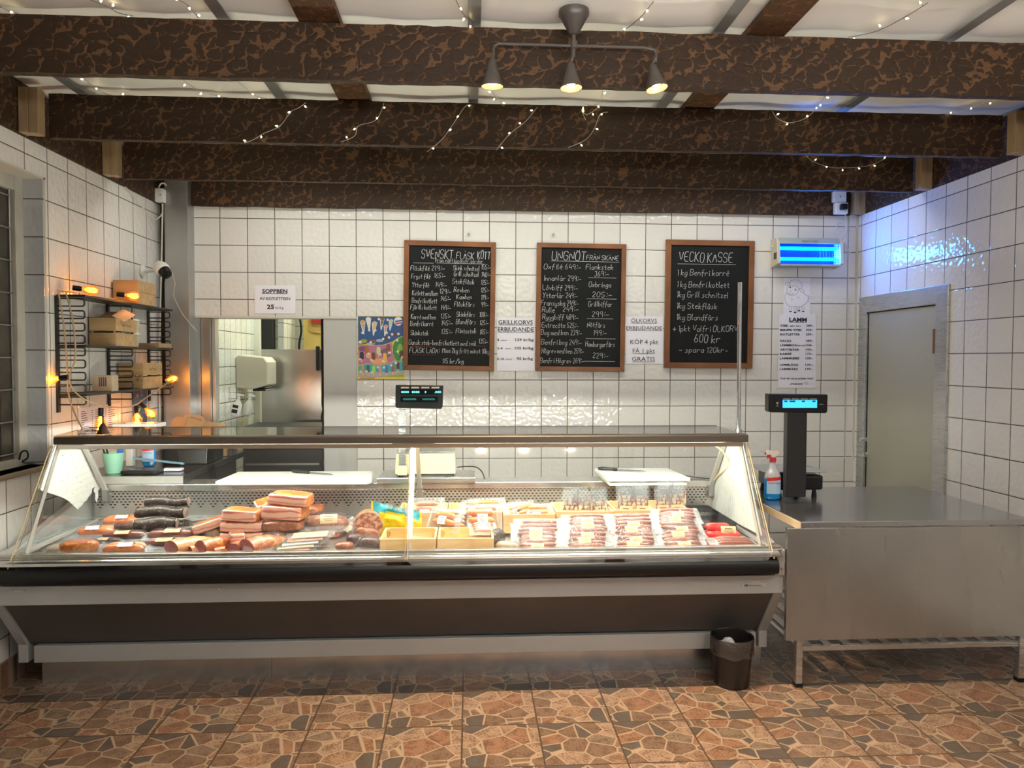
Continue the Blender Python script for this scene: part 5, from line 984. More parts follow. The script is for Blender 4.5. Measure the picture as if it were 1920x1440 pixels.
# ------------------------------------------------------------------ back room things
t = thing('towel_dispenser', 'cream paper towel dispenser on the back room wall', 'dispenser', (-2.04, 6.7, 1.33)); b = MB(); b.prism([(-2.04, 1.61), (-2.02, 1.635), (-1.80, 1.615), (-1.765, 1.57), (-1.765, 1.365), (-1.90, 1.33), (-2.04, 1.345)], 1, 6.50, 6.80); b.build('dispenser_cover', mat('cream_cover', (.62, .58, .47), .4), t, bevel=.012)
b = MB(); b.box((-1.90, 6.52, 1.315), (-1.79, 6.78, 1.335)); b.build('dispenser_slot', BLACK, t, bevel=.004)
for x, y0, lb, mk in ((440, 6.1, 'white soap bottle with dark label hanging on the back room wall, left of two', True), (461, 6.4, 'translucent soap bottle hanging on the back room wall, right of two', False)):
    p = atY(x, 760, y0); t = thing('soap_bottle', lb, 'bottle', (p.x, y0, p.z), 'soap bottles in the back room'); M = Matrix.Translation((p.x, y0, p.z-.09)) @ Matrix.Rotation(.22, 4, 'Y'); b = MB(); b.lathe([(.030, 0), (.038, .01), (.038, .10), (.02, .125), (.012, .14)], M, 16); b.build('bottle_body', WHITE if mk else mat('milky_bottle', (.55, .56, .52), .35), t, smooth=True)
    b = MB(); b.lathe([(.012, .138), (.012, .16), (.005, .162), (.005, .18)], M, 10); b.cbox((.012, 0, .182), (.05, .014, .012), M); b.build('pump', WHITE, t, smooth=True)
    if mk: b = MB(); b.cbox((0, -.0385, .085), (.045, .002, .025), M); b.cbox((0, -.0385, .045), (.045, .002, .03), M); b.build('label', INK, t)
b = MB()
for z in (.0, .06): b.tube([atY(428, 735+z*200, 6.15), atY(478, 737+z*200, 6.6)], .003, 5)
for x in (430, 445, 460, 476): b.tube([atY(x, 725, 6.15+(x-430)*.009), atY(x, 752, 6.15+(x-430)*.009)], .003, 5)
tag(b.build('wire_rack', STEEL_D), 'wire rack holding soap bottles on the back room wall', 'rack')
t = thing('steel_door', 'stainless steel half height door in the back room', 'door', (-1.55, 6.9, 0)); b = MB(); a = atY(491, 655, 6.95); c = atY(602, 657, 6.95); b.box((a.x, 6.93, .02), (c.x+.1, 6.97, a.z)); b.build('door_sheet', steel_mat('dented_steel', (.50, .48, .45), .22, (2, 2, 2), .12), t, bevel=.003)
p = atY(597, 667, 6.9); b = MB(); b.box((p.x-.02, 6.87, p.z-.14), (p.x+.015, 6.93, p.z+.09)); b.build('door_catch', BLACK, t, bevel=.01)
b = MB(); a = atY(584, 607, 8.15); c = atY(602, 594, 8.15); b.box((a.x, 8.12, a.z), (c.x+.02, 8.198, c.z+.02)); tag(b.build('red_box', mat('red_box', (.55, .03, .03), .4)), 'red box high on the yellow back room wall', 'box')
b = MB(); b.tube(catmull([atY(562, 594, 7.85), atY(565, 620, 7.85), atY(561, 650, 7.85), atY(566, 690, 7.85)], 6), .012, 6); tag(b.build('hanging_cable', BLACK), 'dark cable hanging beyond the steel door', 'cable')
b = MB(); pts = [atY(579, 600, 8.17), atY(579, 617, 8.17), atY(584, 622, 8.17), atY(601, 624, 8.17)]; b.tube(pts, .012, 8); tag(b.build('wall_pipe', mat('yellow_pipe', (.6, .42, .1), .5), smooth=True), 'thin yellow pipe on the yellow wall', 'pipe')

# ------------------------------------------------------------------ waste bin
bn = thing('waste_bin', 'black waste bin lined with a clear bag in front of the case', 'bin', (1.295, 3.482, 0)); M = Matrix.Translation((1.295, 3.482, 0))
b = MB(); b.lathe([(0, .002), (.080, 0), (.084, .006), (.100, .235), (.103, .237), (.098, .234), (.078, .010), (0, .010)], M, 36); b.build('bin_body', mat('bin_black', (.018, .014, .013), .38), bn, smooth=True)
def lin(u, v):
    g = 2*math.pi*u; tt = v; w_ = .5*noise.noise(Vector((math.cos(g)*2.2, math.sin(g)*2.2, v*3)))
    if tt < .5: q = tt/.5; z = .243-.085*(1-q)-.02*w_*(1-q); r = .1045+.004*w_*(1-q)+.001
    else: q = (tt-.5)/.5; z = .243-.14*q; r = .1035-.016*q-.004*abs(w_)
    return (1.295+r*math.cos(g), 3.482+r*math.sin(g), z)
b = MB(); b.grid(lin, 64, 14); b.build('bin_liner', film_mat('smoky_liner', (.40, .38, .37), .06, .12, .8, 30, .12, dcol=(.35, .30, .27)), bn, smooth=True)
def blob(mb, c, r, amp=.3, n=14, seed=0, M=None):
    def f(u, v):
        th = math.pi*v; ph = 2*math.pi*u; d = Vector((math.sin(th)*math.cos(ph), math.sin(th)*math.sin(ph), math.cos(th))); k = 1+amp*noise.noise(d*1.7+Vector((seed, 0, 0)))
        return (c[0]+r[0]*d.x*k, c[1]+r[1]*d.y*k, c[2]+r[2]*d.z*k)
    mb.grid(f, n*2, n, M)
b = MB(); blob(b, (1.265, 3.47, .185), (.045, .045, .04), .6, 10, 3); b2 = b.build('crumpled_paper', PAPER, None, smooth=True); tag(b2, 'crumpled white paper inside the black waste bin', 'paper')

# ------------------------------------------------------------------ ceiling spotlight fitting
lp = thing('ceiling_spotlight', 'grey ceiling lamp with a bar and three lit cone shades', 'lamp', (.415, 2.93, 3.0)); LG = mat('dark_grey_lamp', (.075, .062, .055), .35)
b = MB(); b.lathe([(0, 0), (.060, 0), (.061, -.018), (.050, -.035), (.022, -.085), (.014, -.095), (0, -.097)], Matrix.Translation((.415, 2.93, 2.985)), 32); b.build('ceiling_canopy', LG, lp, smooth=True)
b = MB(); b.cyl((.415, 2.93, 2.90), (.413, 2.93, 2.80), .009, 12); b.cyl((.415, 2.93, 2.865), (.415, 2.93, 2.835), .014, 14); b.build('stem', LG, lp, smooth=True)
b = MB(); b.tube([(.095, 2.93, 2.80), (.095, 2.93, 2.825), (.099, 2.93, 2.838), (.115, 2.93, 2.848), (.70, 2.93, 2.848), (.742, 2.93, 2.84), (.748, 2.93, 2.825), (.748, 2.93, 2.79)], .0055, 10); b.build('lamp_bar', LG, lp, smooth=True)
for i, (px, py, tx, ty) in enumerate(((923, 163, .0, .05), (1071, 166, .02, -.05), (1232, 167, .17, -.10))):
    p = atY(px, py, 2.93); top = (.095, .413, .748)[i]; M = Matrix.Translation(p) @ Matrix.Rotation(-tx, 4, 'Y') @ Matrix.Rotation(ty, 4, 'X')
    b = MB(); b.lathe([(.044, .0), (.045, .004), (.040, .020), (.024, .065), (.016, .095), (.010, .105)], M, 30, False); sh_ = b.build('lamp_shade', LG, lp, smooth=True)
    b = MB(); b.lathe([(.043, .001), (.0395, .006), (.036, .024), (.027, .024)], M, 30, False); b.build('reflector', mat('copper_reflector', (.75, .45, .25), .3, .3), sh_, smooth=True)
    b = MB(); b.lathe([(.0, .017), (.016, .019), (.019, .026)], M, 24); b.build('bulb', emit('lamp_bulb', (1, .80, .52), 30), sh_, smooth=True)
    b = MB(); b.cyl(M @ Vector((0, 0, .10)), (top, 2.93, 2.81), .007, 10); b.build('shade_joint', LG, sh_, smooth=True)
    q = M @ Vector((0, 0, -.004)); light('lamp_beam', 'SPOT', q, 112, (1, .78, .54), q+(M.to_3x3() @ Vector((0, 0, -1))), .03, spot=math.radians(104), blend=1.0)

# ------------------------------------------------------------------ fairy lights
WIRE = mat('clear_wire', (.45, .42, .36), .4); FB = emit('warm_fairy_bulb', (1, .82, .45), 9)
def fairy(label, strands, wire=WIRE):
    t = thing('fairy_lights', label, 'fairy lights', strands[0][0], 'fairy light garlands'); b = MB(); random.seed(len(label))
    for pts in strands: b.tube(catmull(pts, 6), .0016, 5)
    b.build('light_wire', wire, t)
    for pts in strands:
        q = catmull(pts, 6); L_ = len(q); n = max(3, int((q[-1]-q[0]).length/.075))
        for k in range(n):
            p = q[min(L_-1, int((k+.5)*L_/n))]; d = Vector((random.uniform(-1, 1), -.25, random.uniform(-1, .6))).normalized()*.016; m_ = MB(); m_.tube([p, p+d], .001, 4); m_.mat(1); m_.tube([p+d*.75, p+d, p+d*1.5], [.0015, .0042, .0012], 6); m_.build('bulb', [wire, FB], t)
cz = lambda pl: [atZ(x, y, 2.958) for x, y in pl]
fairy('fairy lights loosely draped under the ceiling in front of the first beam', [cz([(0, 12), (15, 20), (34, 26)]), cz([(170, 0), (200, 12), (222, 24), (250, 30)]), cz([(335, 0), (352, 10), (372, 33)]), cz([(855, 0), (866, 22), (878, 36), (888, 50)]), cz([(1225, 3), (1205, 28), (1185, 46), (1168, 58)]), cz([(1740, 5), (1700, 30), (1645, 58), (1590, 70)])], mat('dark_wire', (.12, .11, .10), .5))
c2 = lambda pl: [atZ(x, y, 2.955) for x, y in pl]
b2y = lambda pl: [atY(x, y, 3.872) for x, y in pl]
fairy('fairy lights draped between the first and second beam and over its face', [c2([(155, 142), (172, 160), (205, 178), (245, 182)]), c2([(340, 147), (365, 165), (400, 178), (430, 184)]), c2([(440, 148), (460, 165), (480, 180), (500, 185)]), c2([(922, 170), (930, 182), (942, 195)]), c2([(1130, 168), (1125, 190), (1112, 198), (1098, 196)]), c2([(1547, 178), (1540, 192), (1530, 202)]), c2([(1870, 188), (1845, 195), (1800, 207), (1765, 214)]),
      b2y([(574, 192), (560, 202), (545, 210), (525, 236), (495, 250), (475, 262), (458, 268)]), b2y([(720, 193), (712, 215), (700, 228), (672, 236), (665, 255), (640, 266)]), b2y([(885, 197), (872, 200), (850, 232), (828, 262), (800, 285)]), b2y([(1008, 200), (985, 228), (955, 252), (930, 282)]), b2y([(1120, 203), (1100, 215), (1090, 205), (1098, 225)]), b2y([(1140, 210), (1125, 215), (1115, 240), (1098, 262), (1065, 277)]), b2y([(1530, 205), (1510, 222), (1480, 230), (1458, 222), (1448, 208)])])
fairy('short drooping strand of fairy lights on the third beam at its right', [[atY(x, y, 4.70) for x, y in ((1508, 288), (1525, 303), (1560, 314), (1600, 314), (1635, 309), (1662, 296))]])

# ================================================================== GOODS IN THE CASE
def superq(mb, c, size, e=.35, n=18, M=None, amp=.06, seed=0, matfn=None, fr=6):
    """rounded irregular block"""
    o = len(mb.v); cols = n*2; sg = lambda v, k: math.copysign(abs(v)**k, v)
    for j in range(n+1):
        th = math.pi*(j/n-.5)
        for i in range(cols):
            ph = 2*math.pi*i/cols; d = Vector((sg(math.cos(th), e)*sg(math.cos(ph), e), sg(math.cos(th), e)*sg(math.sin(ph), e), sg(math.sin(th), e)))
            p = Vector((d.x*size[0]/2, d.y*size[1]/2, d.z*size[2]/2)); k = 1+amp*noise.noise(Vector((p.x*fr*3, p.y*fr*3, p.z*fr*4))+Vector((seed*3.1, 0, 0)))
            q = Vector((p.x*k, p.y*k, p.z*k+size[2]*.12*noise.noise(Vector((p.x*fr, p.y*fr, seed*2.7))))) + Vector(c)
            mb.v.append(M @ q if M is not None else q)
    for j in range(n):
        for i in range(cols):
            a = o+j*cols+i; b = o+j*cols+(i+1) % cols; mb.f.append([a, b, b+cols, a+cols])
            if matfn:
                th = math.pi*((j+.5)/n-.5); ph = 2*math.pi*(i+.5)/cols; mb.mi.append(matfn(sg(math.cos(th), e)*sg(math.cos(ph), e), sg(math.cos(th), e)*sg(math.sin(ph), e), sg(math.sin(th), e)))
            else: mb.mi.append(mb.m)
def spotted(name, a, c, scale, rough=.35, thr=.55, bump=.4, warp=1.5, coat=.2):
    if name in MATS: return MATS[name]
    mt, nt, b, N, L = newmat(name); tc = N.new('ShaderNodeTexCoord'); n = N.new('ShaderNodeTexNoise'); n.inputs['Scale'].default_value = scale; n.inputs['Detail'].default_value = 5; n.inputs['Distortion'].default_value = warp; L.new(tc.outputs['Object'], n.inputs['Vector'])
    r = N.new('ShaderNodeValToRGB'); e = r.color_ramp.elements; e[0].position = thr-.07; e[1].position = thr+.07; e[0].color = (*a, 1); e[1].color = (*c, 1); L.new(n.outputs['Fac'], r.inputs[0]); L.new(r.outputs[0], b.inputs['Base Color'])
    b.inputs['Roughness'].default_value = rough; b.inputs['Coat Weight'].default_value = coat
    bp = N.new('ShaderNodeBump'); bp.inputs['Strength'].default_value = bump; bp.inputs['Distance'].default_value = .004; L.new(n.outputs['Fac'], bp.inputs['Height']); L.new(bp.outputs[0], b.inputs['Normal']); MATS[name] = mt; return mt
def bacon_face(name, seed=0.0, pale=0.0):
    if name in MATS: return MATS[name]
    mt, nt, b, N, L = newmat(name); tc = N.new('ShaderNodeTexCoord'); sx = N.new('ShaderNodeSeparateXYZ'); L.new(tc.outputs['Object'], sx.inputs[0])
    n = N.new('ShaderNodeTexNoise'); n.inputs['Scale'].default_value = 9; n.inputs['Detail'].default_value = 3; mp = N.new('ShaderNodeMapping'); mp.inputs['Location'].default_value = (seed, seed, 0); mp.inputs['Scale'].default_value = (1, 1, 2); L.new(tc.outputs['Object'], mp.inputs['Vector']); L.new(mp.outputs[0], n.inputs['Vector'])
    v = mth(N, L, 'ADD', mth(N, L, 'MULTIPLY', sx.outputs[2], 16.0), mth(N, L, 'MULTIPLY', n.outputs['Fac'], .55)); f = mth(N, L, 'FRACT', mth(N, L, 'MULTIPLY', v, 1.35))
    r = N.new('ShaderNodeValToRGB'); e = r.color_ramp.elements; e[0].position = 0; e[0].color = (.74, .50, .38, 1); e[1].position = 1; e[1].color = (.72, .46, .36, 1)
    for p_, c_ in ((.26, (.74, .50, .38)), (.34, (.48, .10, .09)), (.50, (.56, .16, .14)), (.56, (.74, .46, .36)), (.72, (.70, .38, .31)), (.78, (.46, .09, .08)), (.90, (.74, .48, .37))): x = e.new(p_); x.color = (*c_, 1)
    L.new(f, r.inputs[0]); L.new(r.outputs[0], b.inputs['Base Color']); b.inputs['Roughness'].default_value = .3; b.inputs['Coat Weight'].default_value = .3; MATS[name] = mt; return mt
SKIN = spotted('smoked_rind', (.40, .09, .02), (.66, .27, .04), 26); SKIN_D = spotted('dark_smoked_rind', (.17, .045, .02), (.38, .12, .035), 25); BROWN = spotted('brown_smoked_meat', (.20, .06, .03), (.36, .14, .06), 40)
FACE = [bacon_face('streaky_face_%d' % i, i*1.7) for i in range(4)]; REDM = spotted('cured_red_meat', (.34, .055, .055), (.44, .10, .09), 18, bump=.1); REDF = mat('red_meat_rim', (.55, .22, .14), .35)
DRY = spotted('dried_dark_meat', (.030, .018, .016), (.20, .14, .11), 38, .5, .60, .9); SAUS = spotted('smoked_sausage', (.20, .035, .016), (.32, .075, .03), 160, .3, .58, .5, .3, .5); SAUSO = spotted('orange_sausage', (.72, .17, .03), (.80, .26, .06), 25, .3, bump=.1, coat=.6)
SAUSP = spotted('pink_sausage', (.66, .26, .17), (.74, .36, .26), 30, .3, bump=.1, coat=.5); SAUSD = spotted('dark_sausage', (.055, .025, .025), (.13, .06, .055), 70, .4); REDC = mat('bright_red_casing', (.75, .02, .015), .22, coat=.6); SALAMI = spotted('coarse_salami_cut', (.34, .10, .06), (.68, .40, .28), 55, .35, .52, .2, .2)
GREYM = spotted('pale_cured_lump', (.34, .27, .19), (.44, .36, .27), 25)
def bent_sausage(mb, x0, x1, y, z, r, bend=.0, n=14, dz=0):
    pts = []; rr = []
    for i in range(n+1):
        u = i/n; k = 1-(2*u-1)**6; pts.append((x0+(x1-x0)*u, y+bend*(1-(2*u-1)**2), z+dz*(1-(2*u-1)**2))); rr.append(r*max(.12, k**.55)*(1+.04*math.sin(u*17+x0*50)))
    mb.tube(pts, rr, 12)
def pillow(mb, Lx, Ly, h, seed=0, edge=.012, n=(22, 14), wr=.004, flat=.0):
    """sealed bag lying flat: closed pillow with a flat sealed rim"""
    def f(u, v, top):
        x = (u-.5)*Lx; y = (v-.5)*Ly; a = min(1, max(0, (min(u, 1-u)*Lx-edge)/(Lx*.22))); c = min(1, max(0, (min(v, 1-v)*Ly-edge)/(Ly*.28))); k = (math.sin(a*math.pi/2)*math.sin(c*math.pi/2))
        w_ = wr*noise.noise(Vector((x*28, y*28, seed*5+(3 if top else 0))))*(.35+k) + .006*(1-k)*noise.noise(Vector((x*12, y*12, seed)))
        return (x+.004*noise.noise(Vector((y*20, seed, 1)))*(1-k), y, (.0035+h*k+w_ if top else .001+flat*k+abs(w_)*.1+max(0, .006*(1-k)*noise.noise(Vector((x*12, y*12, seed))))))
    o = len(mb.mi); mb.grid(lambda u, v: f(u, v, True), *n)
    for k in range(len(mb.mi)-o):
        i, j = k % n[0], k//n[0]
        if i < 3 or i > n[0]-4 or j < 2 or j > n[1]-3: mb.mi[o+k] = 1
    mb.grid(lambda u, v: (f(u, v, False)[0], f(u, v, False)[1], min(f(u, v, False)[2], f(u, v, True)[2]-.0004)), *n)
SCRIB = mat('label_scribble', (.16, .09, .05), .7)
def label_quad(t, c, ux, uy, w_, h_, m_=LABELM, name='label', scrib=True, curve=0):
    """small label; ux, uy: unit vectors in the label plane, c: centre"""
    ux = Vector(ux).normalized(); uy = Vector(uy).normalized(); n = ux.cross(uy); b = MB(); c = Vector(c)
    b.grid(lambda u, v: c+ux*(u-.5)*w_+uy*(v-.5)*h_-n*curve*((2*v-1)**2), 2, 8); o = b.build(name, m_, t, smooth=True)
    if scrib:
        b = MB()
        for i, (v, q, th) in enumerate(((.72, .5, .10), (.50, .7, .05), (.38, .6, .03), (.25, .4, .05))):
            p = c+uy*(v-.5)*h_+n*(.0006-curve*((2*v-1)**2)); a = ux*w_*q/2; d = uy*h_*th/2; b.quad(p-a-d, p+a-d, p+a+d, p-a+d)
        b.build('label_print', SCRIB, o)
    return o
protos = {}
def sausage_pack(kind, seed):
    """flat vacuum pack: bag, sausages, label"""
    t = thing('sausage_pack', 'x', 'sausage pack', (0, 0, 0))
    m_, n_, r, Lx, Ly, L_ = {'smoked': (SAUS, 3, .0145, .250, .14, .185), 'pair': (SAUS, 2, .015, .25, .12, .18), 'orange': (SAUSO, 4, .013, .19, .15, .12), 'pink': (SAUSP, 4, .014, .20, .17, .13), 'dark': (SAUSD, 1, .020, .30, .11, .22), 'red': (SAUS, 1, .019, .26, .11, .19), 'thick': (SAUSO, 2, .019, .22, .14, .14)}[kind]
    pillow_h = r*2+.003
    b = MB(); pillow(b, Lx, Ly, pillow_h, seed); b.build('bag', [FILM, FILM_RIM], t, smooth=True)
    for i in range(n_):
        b = MB(); yy = (i-(n_-1)/2)*r*2.02
        if kind in ('orange', 'pink', 'thick'):
            yy = (i-(n_-1)/2)*r*2.05; b2 = MB(); bent_sausage(b2, -L_/2, L_/2, yy, r+.002, r*.97, .004, 12)
        else: b2 = MB(); bent_sausage(b2, -L_/2+.006*i, L_/2, yy, r+.002, r*.97, .006*(1 if seed % 2 else -1), 16)
        b2.build('sausage', m_, t, smooth=True)
    if kind == 'smoked' and seed == 62: return t
    lw = .062 if kind not in ('orange', 'pink', 'thick') else .05
    label_quad(t, (.01*(seed % 3-1), -.012, r*2+.0075), (1, 0, 0), (0, 1, .0), lw, .050, LABELM if kind not in ('orange', 'pink', 'thick') else PAPER, curve=.010)
    return t
def meat(kind, name, label, x, y, z, rz=0, size=(.2, .12, .06), seed=1, tilt=(0, 0), group=None):
    t = thing(name, label, 'meat', (0, 0, 0), group); L_, W_, H_ = size
    if kind == 'slab':
        # side faces show the layers, rind on top, bottom and one end
        b = MB(); superq(b, (0, 0, H_/2), size, .30, 18, None, .05, seed, lambda nx, ny, nz: 1 if (nz > .93 or nz < -.97) else (1 if nx > .93 and seed % 2 else 0)); b.build('meat_block', [FACE[seed % 4], SKIN if seed != 9 else SKIN_D], t, smooth=True)
    elif kind == 'brown':
        b = MB(); superq(b, (0, 0, H_/2), size, .5, 18, None, .12, seed, lambda nx, ny, nz: 1 if (ny < -.9 and abs(nz) < .7) else 0); b.build('meat_block', [SKIN_D, BROWN], t, smooth=True)
    elif kind == 'log':
        b = MB(); n = 22; pts = []; rr = []
        for i in range(n+1): u = i/n; pts.append(((u-.5)*L_, .008*math.sin(u*5+seed), W_/2+.004*math.sin(u*7+seed))); rr.append(W_/2*(1+.10*noise.noise(Vector((u*4, seed*2.1, 0))))*(1 if .04 < u < .96 else .93))
        b.tube(pts, rr, 18, caps=False); o = len(b.v)-18; b.build('dried_meat', DRY, t, smooth=True)
        for q, rq, sgn in ((pts[0], rr[0], -1), (pts[-1], rr[-1], 1)):
            b = MB(); b.cyl((q[0], q[1], q[2]), (q[0]+sgn*.003, q[1], q[2]), rq*.98, 18); b.build('cut_end', spotted('dried_cut', (.20, .13, .10), (.34, .25, .19), 40), t)
    elif kind == 'ham':
        b = MB(); n = 14; pts = []; rr = []
        for i in range(n+1): u = i/n; pts.append(((u-.5)*L_, .01*math.sin(u*3+seed), H_/2)); rr.append(H_/2*(1 if u < .6 else max(.25, 1-(u-.6)*1.5))*(1+.06*noise.noise(Vector((u*5, seed, 1)))))
        b.tube(pts, rr, 20, caps=False); b.add([(pts[-1][0], pts[-1][1], pts[-1][2])], []); b.tube([pts[-1], (pts[-1][0]+.008, pts[-1][1], pts[-1][2])], [rr[-1], .004], 20); g = b; g.v = [Vector((v.x, v.y*W_/H_, v.z)) for v in g.v]; g.build('ham_rind', SKIN if seed % 2 else spotted('pale_rind', (.62, .27, .12), (.70, .38, .18), 40), t, smooth=True)
        b = MB(); b.cyl((pts[0][0]-.001, pts[0][1], pts[0][2]), (pts[0][0]+.004, pts[0][1], pts[0][2]), rr[0]*.93, 24); b.v = [Vector((v.x, v.y*W_/H_, v.z)) for v in b.v]; b.build('cut_face', REDM, t)
    elif kind == 'lump':
        b = MB(); superq(b, (0, 0, H_/2), size, .75, 16, None, .22, seed); b.build('lump', {2: GREYM, 3: SAUSD, 4: BROWN, 5: SKIN, 6: DRY}[seed], t, smooth=True)
    elif kind == 'round':
        M = Matrix.Rotation(math.pi/2, 4, 'X'); b = MB(); b.lathe([(H_/2*.98, 0), (H_/2, -.01), (H_/2, -W_+.02), (H_/2*.9, -W_), (0, -W_-.004)], Matrix.Translation((0, -W_/2, H_/2)) @ M, 36, False); b.build('casing', spotted('salami_casing', (.30, .13, .06), (.50, .26, .14), 20), t, smooth=True)
        b = MB(); b.lathe([(0, .0), (H_/2*.97, 0)], Matrix.Translation((0, -W_/2-.001, H_/2)) @ M, 36, False); b.build('cut_face', SALAMI, t)
    t.location = (x, y, z); t.rotation_euler = (tilt[0], tilt[1], rz); return t
def bagged(t, Lx, Ly, h, seed, dz=0):
    b = MB(); pillow(b, Lx, Ly, h, seed); t['_b'] = [0, 0, 0]; return b.build('bag', [FILM, FILM_RIM], t, smooth=True)
def at_(px, py, dz=0): p = onDeck(px, py, dz); return p.x, p.y, p.z
GL = 'cured meats on the deck'
# --- dark dried logs, back left
for px, py, lift, L_, W_, rz, sd, lb in ((300, 1000, 0, .22, .060, .06, 1, 'dried dark meat log lying lowest at the back of the left pile'), (365, 998, .0, .15, .060, -.1, 2, 'short dried dark meat log at the right end of the dark pile'), (345, 1008, .0, .17, .055, .05, 3, 'mottled dried meat log at the front right of the dark pile'),
                                       (290, 1006, .035, .20, .058, .08, 4, 'dried dark meat log with brown cut end, second layer of the dark pile'), (300, 999, .078, .25, .056, -.05, 5, 'long dried meat log across the dark pile showing a pale cut end'), (312, 992, .118, .22, .050, .03, 6, 'topmost dried meat log at the back of the dark pile')):
    x, y, z = at_(px, py); meat('log', 'dried_meat_log', lb, x, y+.02, z+lift, rz, (L_, W_, W_), sd, group='dark dried meat logs')
x, y, z = at_(244, 1003); t = sausage_pack('dark', 4); t['label'] = 'thick dark sausage lying in front of the dried meat logs'; t['category'] = 'sausage'; t.name = 'dark_sausage'; t.location = (x, y+.03, z+.012); t.rotation_euler = (0, 0, -.22)
for c_ in list(t.children):
    if c_.name.startswith(('bag', 'label')):
        for g in list(c_.children): bpy.data.objects.remove(g)
        bpy.data.objects.remove(c_)
# --- vacuum packs, left
for px, py, kind, rz, sd, sc_, lb in ((222, 985, 'thick', .15, 11, 1.1, 'rear orange sausage pack with white label at the left back of the deck'), (176, 1006, 'thick', .2, 12, 1.1, 'orange sausage pack with white label beside the left side glass'),
                                    (228, 1014, 'red', .05, 13, 1, 'brown red sausage pack with beige label in front of the dark sausage'), (318, 1012, 'red', .06, 14, 1.1, 'sausage pack with beige label lying in front of the dried meat logs'), (312, 1026, 'pair', .03, 15, 1.1, 'pink sausage pack in front of the dried meat log packs'),
                                    (192, 1023, 'dark', -.1, 16, .7, 'small dark sausage in a clear bag left of the centre of the left pane'), (228, 1040, 'thick', .15, 17, 1.15, 'large orange pack with beige label at the front left of the deck')):
    x, y, z = at_(px, py); t = sausage_pack(kind, sd); t['label'] = lb; t['group'] = 'vacuum packs on the left'; t.location = (x, y+.03, z); t.rotation_euler = (0, 0, rz); t.scale = (sc_*1.12, sc_*1.12, sc_*1.05)
x, y, z = at_(140, 1040); t = meat('lump', 'smoked_ham', 'dark glossy smoked ham in a clear bag at the front left corner', x, y+.03, z, .1, (.19, .10, .062), 5, group=GL); bagged(t, .30, .15, .068, 3)
x, y, z = at_(195, 1043); t = thing('empty_bag', 'crumpled clear bag end at the front left of the deck', 'bag', (0, 0, 0)); b = MB(); pillow(b, .16, .10, .02, 8, wr=.02); b.build('film', FILM2, t, smooth=True); t.location = (x, y+.02, z); t.rotation_euler = (.25, 0, -.4)
x, y, z = at_(105, 1043); meat('lump', 'cheese_piece', 'pale yellow wrapped piece in the front left corner of the deck', x, y+.04, z, .2, (.12, .09, .045), 2, group=GL)
# --- bacon piles
def pile(px, py, items):
    x, y, z = at_(px, py)
    for dx, dy, dz, size, rz, sd, kind, nm, lb, tl in items: meat(kind, nm, lb, x+dx, y+dy, z+dz, rz, size, sd, tl, GL)
pile(453, 1014, [(0, .05, 0, (.225, .13, .042), .02, 1, 'slab', 'bacon_slab', 'lowest streaky bacon slab of the left bacon pile', (0, 0)), (-.005, .055, .042, (.215, .13, .050), .0, 2, 'slab', 'bacon_slab', 'middle pale bacon slab of the left bacon pile', (0, 0)), (-.012, .06, .093, (.185, .13, .058), -.06, 3, 'slab', 'bacon_slab', 'top orange rinded bacon slab of the left bacon pile', (0, .05))])
pile(528, 1012, [(0, .05, 0, (.20, .13, .045), .0, 4, 'brown', 'smoked_pork', 'dark smoked pork at the bottom of the tall pile', (0, 0)), (0, .04, .042, (.215, .14, .055), .05, 3, 'brown', 'smoked_pork', 'reddish brown folded smoked pork in the middle of the tall pile', (0, 0)), (.005, .06, .096, (.215, .15, .072), -.10, 3, 'slab', 'bacon_slab', 'second highest bacon slab with orange end on the tall pile', (0, .03)), (.03, .07, .168, (.215, .14, .060), -.12, 5, 'slab', 'bacon_slab', 'highest bacon slab with orange rind on the tall pile', (0, .08))])
pile(497, 1002, [(0, .11, .0, (.11, .09, .115), .3, 2, 'slab', 'bacon_slab', 'pale bacon piece wedged between the two bacon piles', (0, 0)), (-.03, .12, .115, (.10, .08, .045), .5, 0, 'slab', 'bacon_slab', 'small bacon end piece peeping up between the two bacon piles', (.3, -.2))])
pile(582, 992, [(0, .08, .0, (.11, .12, .07), -.5, 3, 'brown', 'smoked_pork', 'smoked pork piece behind the right of the tall pile', (0, 0)), (0, .08, .07, (.11, .10, .045), -.4, 7, 'brown', 'smoked_pork', 'upper smoked pork piece behind the tall pile', (0, 0))])
pile(392, 1013, [(.005, .07, 0, (.10, .09, .055), .1, 2, 'lump', 'cured_lump', 'beige rounded cured piece under the slanting bacon', (0, 0)), (-.01, .06, .045, (.16, .10, .048), .05, 0, 'slab', 'bacon_slab', 'slanting bacon slab left of the bacon pile', (0, -.30))])
# --- hams in front
for px, py, size, rz, sd, lb in ((352, 1038, (.20, .11, .070), 1.0, 2, 'long pale rinded cured ham with red cut end at the front'), (398, 1041, (.16, .075, .075), 1.0, 1, 'cured ham with round red cut face towards the glass'), (374, 1043, (.12, .07, .045), .8, 2, 'small orange cured ham end behind the glass rail'), (420, 1043, (.12, .06, .035), .6, 1, 'low cured ham piece between two larger ones')):
    x, y, z = at_(px, py); meat('ham', 'cured_ham', lb, x, y+.05, z, rz, size, sd, group=GL)
x, y, z = at_(437, 1034); meat('slab', 'cured_meat', 'dark red upright cured meat piece left of the bagged ham', x, y+.06, z, .4, (.07, .10, .085), 9, group=GL)
for px, py, size, rz, sd, lb in ((450, 1041, (.12, .09, .055), 1.2, 1, 'bagged cured ham slice with red face, left one of two'), (492, 1041, (.20, .11, .080), .9, 1, 'large golden crusted ham in a clear bag, front centre of the left pane')):
    x, y, z = at_(px, py); t = meat('ham', 'cured_ham', lb, x, y+.06, z, rz, size, sd, group=GL); bagged(t, size[0]*1.35, size[1]*1.3, size[2]*1.05, sd+4)
